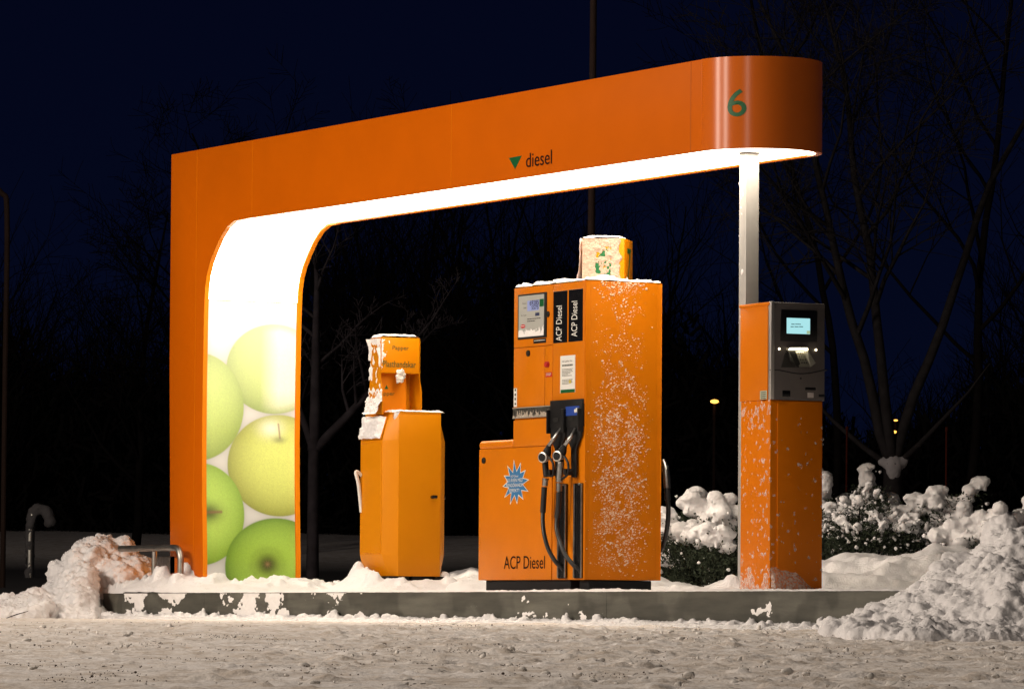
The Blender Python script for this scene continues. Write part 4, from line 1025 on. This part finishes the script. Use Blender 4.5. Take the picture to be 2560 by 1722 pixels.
# ---------------------------------------------------------------- shrubs
def shrub(px, D, wpx, top_y, label, seed, lumps=26, base_h=.0, arms=(), tuft=1.0):
    rr = random.Random(seed); P = GP(px, D); P.z += base_h*.9
    W = wpx/CF*D/2; Hh = (HZ-top_y)/CF*D+CAM.z-P.z
    root = empty('snowy_shrub', P, label, 'shrub', 'snow laden evergreen shrubs behind the pump island')
    snow = []; Vs = []; Fs = []
    tips = []
    for k in range(int(lumps*.95)):
        a = rr.uniform(0, 2*math.pi); e = rr.random()**.6; rad = W*(.15+.85*math.sin(e*1.5)) if k > 4 else W*.3*rr.random()
        z = Hh*(.50+.42*rr.random()*(1-(rad/W)**2*.6)) if k > 3 else Hh*rr.uniform(.75, .95)
        tips.append(Vector((P.x+rad*math.cos(a), P.y+rad*math.sin(a), P.z+z)))
    for (dpx, dyy, ln, ang) in arms:
        c = P+RH*(dpx/CF*D); z = (HZ-dyy)/CF*D+CAM.z; dr = RH*math.cos(ang)+Vector((0, 0, math.sin(ang)))
        for q in range(5): tips.append(Vector((c.x, c.y, z))+dr*(ln*(q/4-1)))
    for t in tips:
        s = rr.uniform(.042, .080)*tuft; out = Vector((t.x-P.x, t.y-P.y, .10)).normalized()
        for q in range(4):
            if q: t = t+out*(s*.55)+Vector((0, 0, rr.uniform(-.35, .35)*s))
            o_ = Vector((rr.gauss(0, .035), rr.gauss(0, .035), rr.gauss(0, .018)))*tuft*.45
            snow.append((t+o_, (s*rr.uniform(.8, 1.1), s*rr.uniform(.8, 1.1), s*rr.uniform(.55, .8))))
        for q in range(5):
            o_ = Vector((rr.gauss(0, .07), rr.gauss(0, .07), -abs(rr.gauss(.03, .09)))); snow.append((t+o_, rr.uniform(.010, .022)))
    fused('snow_cap', snow, .012, M_SNOW, root, .010, 12, 7)['kind'] = 'stuff'
    # foliage: sprays of small needles below each lump and through the body
    for k in range(8000):
        if k % 3:
            t = rr.choice(tips); c = t+Vector((rr.gauss(0, .075), rr.gauss(0, .075), -.045-abs(rr.gauss(.04, .07))))
        else:
            a = rr.uniform(0, 6.28); r = W*.95*math.sqrt(rr.random()); c = P+Vector((r*math.cos(a), r*math.sin(a), Hh*.60*rr.random()*(1-.4*(r/W)**2)))
        d = Vector((rr.gauss(0, 1), rr.gauss(0, 1), rr.gauss(.5, .6))).normalized()*rr.uniform(.010, .030); s = d.cross(Vector((rr.gauss(0, 1), rr.gauss(0, 1), rr.gauss(0, 1)))).normalized()*rr.uniform(.004, .009)
        n = len(Vs); Vs += [c-s, c+s, c+d+s*.3, c+d-s*.3]; Fs.append((n, n+1, n+2, n+3))
    pymesh('foliage', Vs, Fs, M_LEAF, root)
    tr = MB()
    for k in range(9):
        t = rr.choice(tips); tr.tube([P+Vector((rr.gauss(0, .03), rr.gauss(0, .03), -.05)), (P+t)*.5+Vector((rr.gauss(0, .04), rr.gauss(0, .04), 0)), t], [.012, .008, .004], 5)
    tr.build('stem', M_BARK, root)
    fl = [(P+Vector((rr.gauss(0, W*.45), rr.gauss(0, W*.45), rr.uniform(0, Hh*.35))), rr.uniform(.02, .05)) for k in range(16)]
    return root
for a in [
    (1745, 37.6, 150, 1222, 'snowy shrub with a tall white tip just right of the fuel pump', 21, 30, .24),
    (1815, 37.2, 120, 1260, 'dark snowy shrub next to the white canopy column', 22, 22, .22),
    (1700, 38.6, 110, 1330, 'low snowy shrub half hidden behind the fuel pump', 23, 16, .20),
    (2060, 39.6, 120, 1215, 'white humped shrub half hidden behind the payment kiosk', 24, 22, .36),
    (2170, 38.4, 220, 1200, 'large dark green shrub with small snow tufts right of the payment kiosk', 25, 75, .36, (), .45),
    (2170, 39.8, 110, 1178, 'shrub with one raised snowy spike behind the large dark shrub', 28, 16, .36),
    (2335, 38.6, 170, 1250, 'spreading shrub with two snowy arms pointing up to the right', 26, 18, .40, ((18, 1222, .28, .75), (92, 1212, .42, 1.0), (40, 1300, .45, .15))),
    (2470, 37.6, 150, 1292, 'low shrub with round snow caps behind the big snow heap', 27, 20, .40, ((-10, 1310, .25, .5), (45, 1300, .2, .9))),
    (2590, 37.8, 110, 1285, 'thickly covered shrub at the right edge of the picture', 29, 18, .40)]:
    shrub(*a[:8], arms=a[8] if len(a) > 8 else (), tuft=a[9] if len(a) > 9 else 1.0)

# ---------------------------------------------------------------- metal rails
def rail(label, pts, posts, plate=None, r=.024):
    P0 = Vector(pts[-1]); root = empty('guard_rail', (P0.x, P0.y, KZ), label, 'guard rail', 'bent steel rails protecting the canopy leg')
    MB().tube(pts, r, 14).build('tube', M_GALV, root)
    for a, b in posts: MB().tube([a, b], r*.9, 12).build('post', M_GALV, root)
    if plate: MB().box(*plate, .003, 1).build('steel_plate', M_STEEL, root)
    return root
zr = PX(380, 1370, X=-.06).z
rx = -.10
e0 = PX(301, 1372, X=rx+.0); e1_ = PX(452, 1370, X=rx)
path = [Vector((rx, e0.y, zr)), Vector((rx, e1_.y+.13, zr))]+[Vector((rx, e1_.y+.09*(1-math.sin(a)) , zr-.09*(1-math.cos(a)))) for a in [R_(x) for x in (15, 35, 55, 75, 90)]]+[Vector((rx, e1_.y, KZ-.05))]
yp = PX(380, 1400, X=rx).y
rail('galvanised bent rail standing in snow at the left foot of the canopy', path, [(Vector((rx+.02, yp, zr-.01)), Vector((rx+.02, yp, KZ-.05)))],
     (Vector((rx+.10, PX(388, 1400, X=rx+.1).y, KZ)), Vector((rx+.104, PX(437, 1400, X=rx+.1).y, zr-.06))))
rx2 = W2+.10; f0 = PX(745, 1400, X=rx2)
path = [Vector((rx2, f0.y+1.0, zr)), Vector((rx2, f0.y+.13, zr))]+[Vector((rx2, f0.y+.09*(1-math.sin(a)), zr-.09*(1-math.cos(a)))) for a in [R_(x) for x in (15, 35, 55, 75, 90)]]+[Vector((rx2, f0.y, KZ-.05))]
rail('galvanised bent rail mostly hidden behind the right side of the poster leg', path, [(Vector((rx2, f0.y+.7, zr-.01)), Vector((rx2, f0.y+.7, KZ-.05)))])

# ---------------------------------------------------------------- background
def branchy(P, height, lean, levels, seed, trunk_r, fork=None, spread=.5, first=.25, kids=9, maxn=2600, up_b=.35):
    rr = random.Random(seed); segs = []; cnt = [0]
    def grow(p, d, L, r, lv):
        n = max(3, int(L/.35)) if lv < 2 else 3; pts = [p]; rad = [r]; cur = p.copy(); dd = d.copy()
        for k in range(n):
            dd = (dd+Vector((rr.gauss(0, .13), rr.gauss(0, .13), rr.gauss(.03, .07)))*(1 if lv else .55)).normalized()
            cur = cur+dd*(L/n); pts.append(cur.copy()); rad.append(max(.0035, r*(1-.85*(k+1)/n)))
        segs.append((pts, rad, lv)); cnt[0] += 1
        if lv >= levels or cnt[0] > maxn: return
        m = kids if lv == 0 else max(3, int(kids*.75))
        for q in range(m):
            f = first+(1-first)*(q+rr.random())/m if lv == 0 else .2+.78*(q+rr.random())/m
            i = min(n-1, int(f*n)); b = pts[i].lerp(pts[i+1], f*n-i)
            a = rr.uniform(0, 2*math.pi); ax = dd.orthogonal().normalized(); ax.rotate(Matrix.Rotation(a, 3, dd))
            nd = (dd*(1-spread)+ax*spread+Vector((0, 0, up_b*.5))).normalized()
            grow(b, nd, L*rr.uniform(.35, .6)*(1.05-.5*f), max(.004, rad[i]*.55), lv+1)
    if fork:
        fz_, dirs = fork
        top = P+Vector((0, 0, fz_)); segs.append(([P-Vector((0, 0, .1)), P+Vector((0, 0, fz_*.5)), top+Vector((0, 0, .05))], [trunk_r*1.2, trunk_r, trunk_r*.95], -1))
        for dr, L, r in dirs: grow(top, Vector(dr).normalized(), L, r, 0)
    else: grow(P-Vector((0, 0, .1)), (Vector((0, 0, 1))+lean).normalized(), height, trunk_r, 0)
    return segs
def seg_mesh(segs):
    Vs = []; Fs = []; c = 0
    for pts, rad, lv in segs:
        n = 7 if lv < 1 else (4 if lv == 1 else 3); side = None; m = len(pts)
        for i, p in enumerate(pts):
            Tn = (pts[min(i+1, m-1)]-pts[max(i-1, 0)]).normalized()
            if side is None: side = Tn.orthogonal().normalized()
            side = (side-Tn*side.dot(Tn)).normalized(); o_ = Tn.cross(side)
            for k in range(n):
                a = 6.2832*k/n; Vs.append(p+(side*math.cos(a)+o_*math.sin(a))*rad[i])
            if i:
                for k in range(n):
                    a0 = c+(i-1)*n; Fs.append((a0+k, a0+(k+1) % n, a0+n+(k+1) % n, a0+n+k))
        c += n*m
    return Vs, Fs
def tree(px, D, label, seed, height, r, levels=3, lean=(0, 0, 0), fork=None, snow=(), bark=None, **k):
    P = GP(px, D); root = empty('bare_tree', P, label, 'tree', 'bare winter trees behind the station')
    segs = branchy(P, height, Vector(lean), levels, seed, r, fork, **k)
    a = [s for s in segs if s[2] <= 0]; b = [s for s in segs if s[2] > 0]
    V, F = seg_mesh(a); pymesh('trunk', V, F, bark or M_BARK, root, True)
    V, F = seg_mesh(b); pymesh('crown', V, F, bark or M_BARK, root, True)
    if snow: fused('snow_patch', snow, .02, mat('dim_far_snow', (.22, .21, .22), .9), root, .01, 12, 2)  # snow colour darkened to stand in for the weak light back there
    return root
Pt = GP(2235, 50); Df = 50
sc = Df/CF
fzz = (HZ-1165)*sc+CAM.z-Pt.z
J = Pt+Vector((0, 0, fzz))
tree(2235, 50, 'tall forked tree with snow in its crotch behind the right shrubs', 41, 7, .10,
     fork=(fzz, [(RH*-.34+Vector((0, 0, 1)), 5.2, .06), (RH*-.13+Vector((0, 0, 1)), 5.4, .06), (RH*.22+Vector((0, 0, 1)), 5.2, .06), (RH*-.75+FH*.2+Vector((0, 0, .55)), 1.5, .035), (RH*.7+Vector((0, 0, .6)), 1.4, .035)]), kids=14, spread=.62, maxn=2600, bark=mat('dark_bark', (.020, .018, .019), 1, var=.4, scale=12, spec=0),
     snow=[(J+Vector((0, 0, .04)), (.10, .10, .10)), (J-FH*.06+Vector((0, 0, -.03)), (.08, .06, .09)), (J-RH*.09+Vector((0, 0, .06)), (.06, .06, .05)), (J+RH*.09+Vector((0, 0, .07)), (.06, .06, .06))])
tree(2420, 58, 'slender bare tree at the right edge behind the snow heap', 42, 8.5, .07, 3, kids=12, spread=.6, maxn=1800)
tree(2080, 62, 'bare tree rising directly behind the payment kiosk', 43, 9, .06, 3, lean=tuple(RH*-.06), kids=12, spread=.6, maxn=1800)
Pq = GP(786, 47); zq = (HZ-1130)*47/CF+CAM.z-Pq.z
tree(786, 47, 'knotted bare tree with pale low branches between the poster leg and the litter bin', 44, 6, .055,
     fork=(zq, [(RH*.12+Vector((0, 0, 1)), 2.3, .06), (RH*.7+Vector((0, 0, .75)), 1.7, .05), (RH*-.35+Vector((0, 0, .9)), 1.3, .04)]), kids=9, spread=.6, maxn=900, bark=M_FBARK)
tree(640, 66, 'bare tree whose twigs rise behind the left end of the canopy', 45, 6.3, .08, 3, kids=12, spread=.6, maxn=1500)
tree(330, 64, 'leaning bare tree with low twigs at the left of the canopy', 46, 4.6, .07, 3, lean=tuple(RH*.1), kids=12, spread=.68, maxn=1500)
tree(1300, 70, 'thin bare tree seen under the canopy behind the fuel pump', 47, 5.6, .06, 3, kids=10, spread=.6, maxn=1000)
# dark wood
def wood():
    rr = random.Random(77); segs = []
    prof = [(-600, 4.6), (0, 4.7), (250, 4.0), (400, 4.2), (700, 5.6), (1100, 6.3), (1500, 6.0), (1800, 4.6), (2000, 3.0), (2250, 2.5), (2450, 4.0), (2700, 5.0), (3200, 5.0)]
    for k in range(190):
        px = rr.uniform(-600, 3200); D = rr.uniform(76, 98); P = GP(px, D); h = lerp_list(prof, px)*rr.uniform(.7, 1.08)
        segs += branchy(P, h, Vector((rr.gauss(0, .04), rr.gauss(0, .04), 0)), 2, rr.randint(0, 9999), .06, kids=15, first=.12, spread=.5, maxn=160)
    V, F = seg_mesh(segs)
    n = len(V)
    # undergrowth and fine twigs as small leaf-like slivers
    for k in range(90000):
        px = rr.uniform(-600, 3200); D = rr.uniform(76, 98); P = GP(px, D); h = lerp_list(prof, px)*.80
        z = h*rr.random()**1.25*(.8+.35*noise.noise(Vector((px*.012, D*.3, 0))))
        c = P+Vector((0, 0, z)); d = Vector((rr.gauss(0, .5), rr.gauss(0, .5), rr.gauss(.8, .5))).normalized()*rr.uniform(.12, .35); s = d.cross(Vector((rr.gauss(0, 1), rr.gauss(0, 1), 0))).normalized()*rr.uniform(.008, .03)
        i = len(V); V += [c-s, c+s, c+d+s, c+d-s]; F.append((i, i+1, i+2, i+3))
    o = pymesh('wood', V, F, M_FOREST); o['kind'] = 'stuff'
wood()
# lamp posts
def post(name, label, px, D, toppx, r, kind='mast'):
    P = GP(px, D); root = empty(name, P, label, 'lamp post')
    return root, P
mr, P = post('lamp_post', 'tall brown lamp mast standing behind the fuel pump and rising above the canopy', 1474, 44, 0, .03)
topz = (HZ+300)*44/CF
MB().tube([P, P+Vector((RH*.02))+Vector((0, 0, topz))], [.036, .028], 14).build('mast', M_POLE, mr)
MB().tube([P, P+Vector((0, 0, 1.1))], [.045, .044], 14).build('mast_base', M_POLE, mr)
lh = P+Vector((0, 0, topz)); MB().tube([lh, lh+RH*.5+Vector((0, 0, .05))], [.02, .018], 8).box(lh+Vector((.4, -.2, .02)), lh+Vector((.7, .0, .1)), .01, 1).build('lamp_arm', M_POLE, mr)
lr, P = post('street_lamp', 'dark curved street lamp cut by the left edge of the picture', 12, 52, 0, .03)
hz = (HZ-470)*52/CF+CAM.z-P.z
MB().tube(spline([P, P+Vector((0, 0, hz*.5)), P+Vector((0, 0, hz-.35)), P-RH*.06+Vector((0, 0, hz-.08)), P-RH*.3+Vector((0, 0, hz+.03)), P-RH*.9+Vector((0, 0, hz+.08))], 6), .028, 10).build('curved_pole', M_POLE, lr)
MB().box(P-RH*1.3+Vector((-.1, -.1, hz+.03)), P-RH*.85+Vector((.1, .1, hz+.15)), .02, 2).build('lamp_head', M_POLE, lr)
M_SOD = mat('sodium_lamp', (.8, .6, .3), .4, emit=(1, .42, .07), es=3)
for x, y, D, lab in ((1787, 1001, 150, 'distant lit yellow lamp on a pole, left of the column base'), (1800, 1046, 165, 'upper of the two tiny orange lamps'), (1794, 1074, 150, 'lower of the two tiny orange lamps')):
    pass
def far_lamp(x, y, D, lab, r, em=M_SOD):
    P = GP(x, D); z = (HZ-y)/CF*D+CAM.z; r *= D/150*.95
    root = empty('street_lamp', P, lab, 'street lamp', 'far lit street lamps')
    MB().tube([P, Vector((P.x, P.y, z))], .022, 6).build('pole', M_POLE, root)
    V, F = balls([(Vector((P.x, P.y, z))-FH*.1, (r*1.6, r*1.6, r*.75))]); npmesh('lamp_head', V, F, em, root)
far_lamp(1787, 1001, 73, 'far yellow street lamp shining between the fuel pump and the column', .085)
far_lamp(2240, 1045, 74, 'upper dimmer of the two far orange lamps right of the payment kiosk', .04)
far_lamp(2236, 1074, 72, 'lower brighter of the two far orange lamps right of the payment kiosk', .06)
# marker stakes
for x, lab in ((2117, 'thin reddish marker stake nearest the payment kiosk'), (2366, 'thin reddish marker stake behind the arms of the spreading shrub')):
    P = GP(x, 46); root = empty('marker_stake', P, lab, 'marker stake', 'reddish snow stakes behind the shrubs')
    MB().tube([P, P+Vector((.01, 0, (HZ-1105)*46/CF))], .009, 8).build('stake', M_BROWN, root)
    MB().tube([P+Vector((.011, 0, (HZ-1108)*46/CF)), P+Vector((.012, 0, (HZ-1098)*46/CF))], .014, 8).build('stake_tip', M_BROWN, root)
# snow covered gooseneck vent pipe
P = GP(80, 58); s = 58/CF
gp_ = empty('vent_pipe', P, 'snow crusted gooseneck vent pipe beyond the road on the left', 'vent pipe')
zt = (HZ-1283)*s+CAM.z-P.z
pth = spline([P, P+Vector((0, 0, zt*.6)), P+RH*(3*s)+Vector((0, 0, zt-.08)), P+RH*(20*s)+Vector((0, 0, zt)), P+RH*(42*s)+Vector((0, 0, zt-.05)), P+RH*(48*s)+Vector((0, 0, zt-.16))], 6)
MB().tube(pth, .05, 12).build('pipe', M_GALV, gp_)
M_FSN = mat('darkened_far_snow', (.09, .085, .09), .9)  # distant snow, its dimness painted in as a dark base colour
fused('snow_coat', [(p+Vector((0, 0, .02)), (.065, .065, .06)) for p in pth[8:]]+[(p-RH*.01, .055) for p in pth[:8]], .02, M_FSN, gp_, .02, 8)
# a dry twig on the left pile
P = PX(12, 1546, D=37.6); Q = PX(70, 1527, D=38.0)
tw = MB().tube([P, (P+Q)*.5+Vector((0, 0, .004)), Q], [.003, .004, .002], 6).build('twig', M_BARK); tag(tw, 'thin dark twig lying on the left snow heap', 'twig')
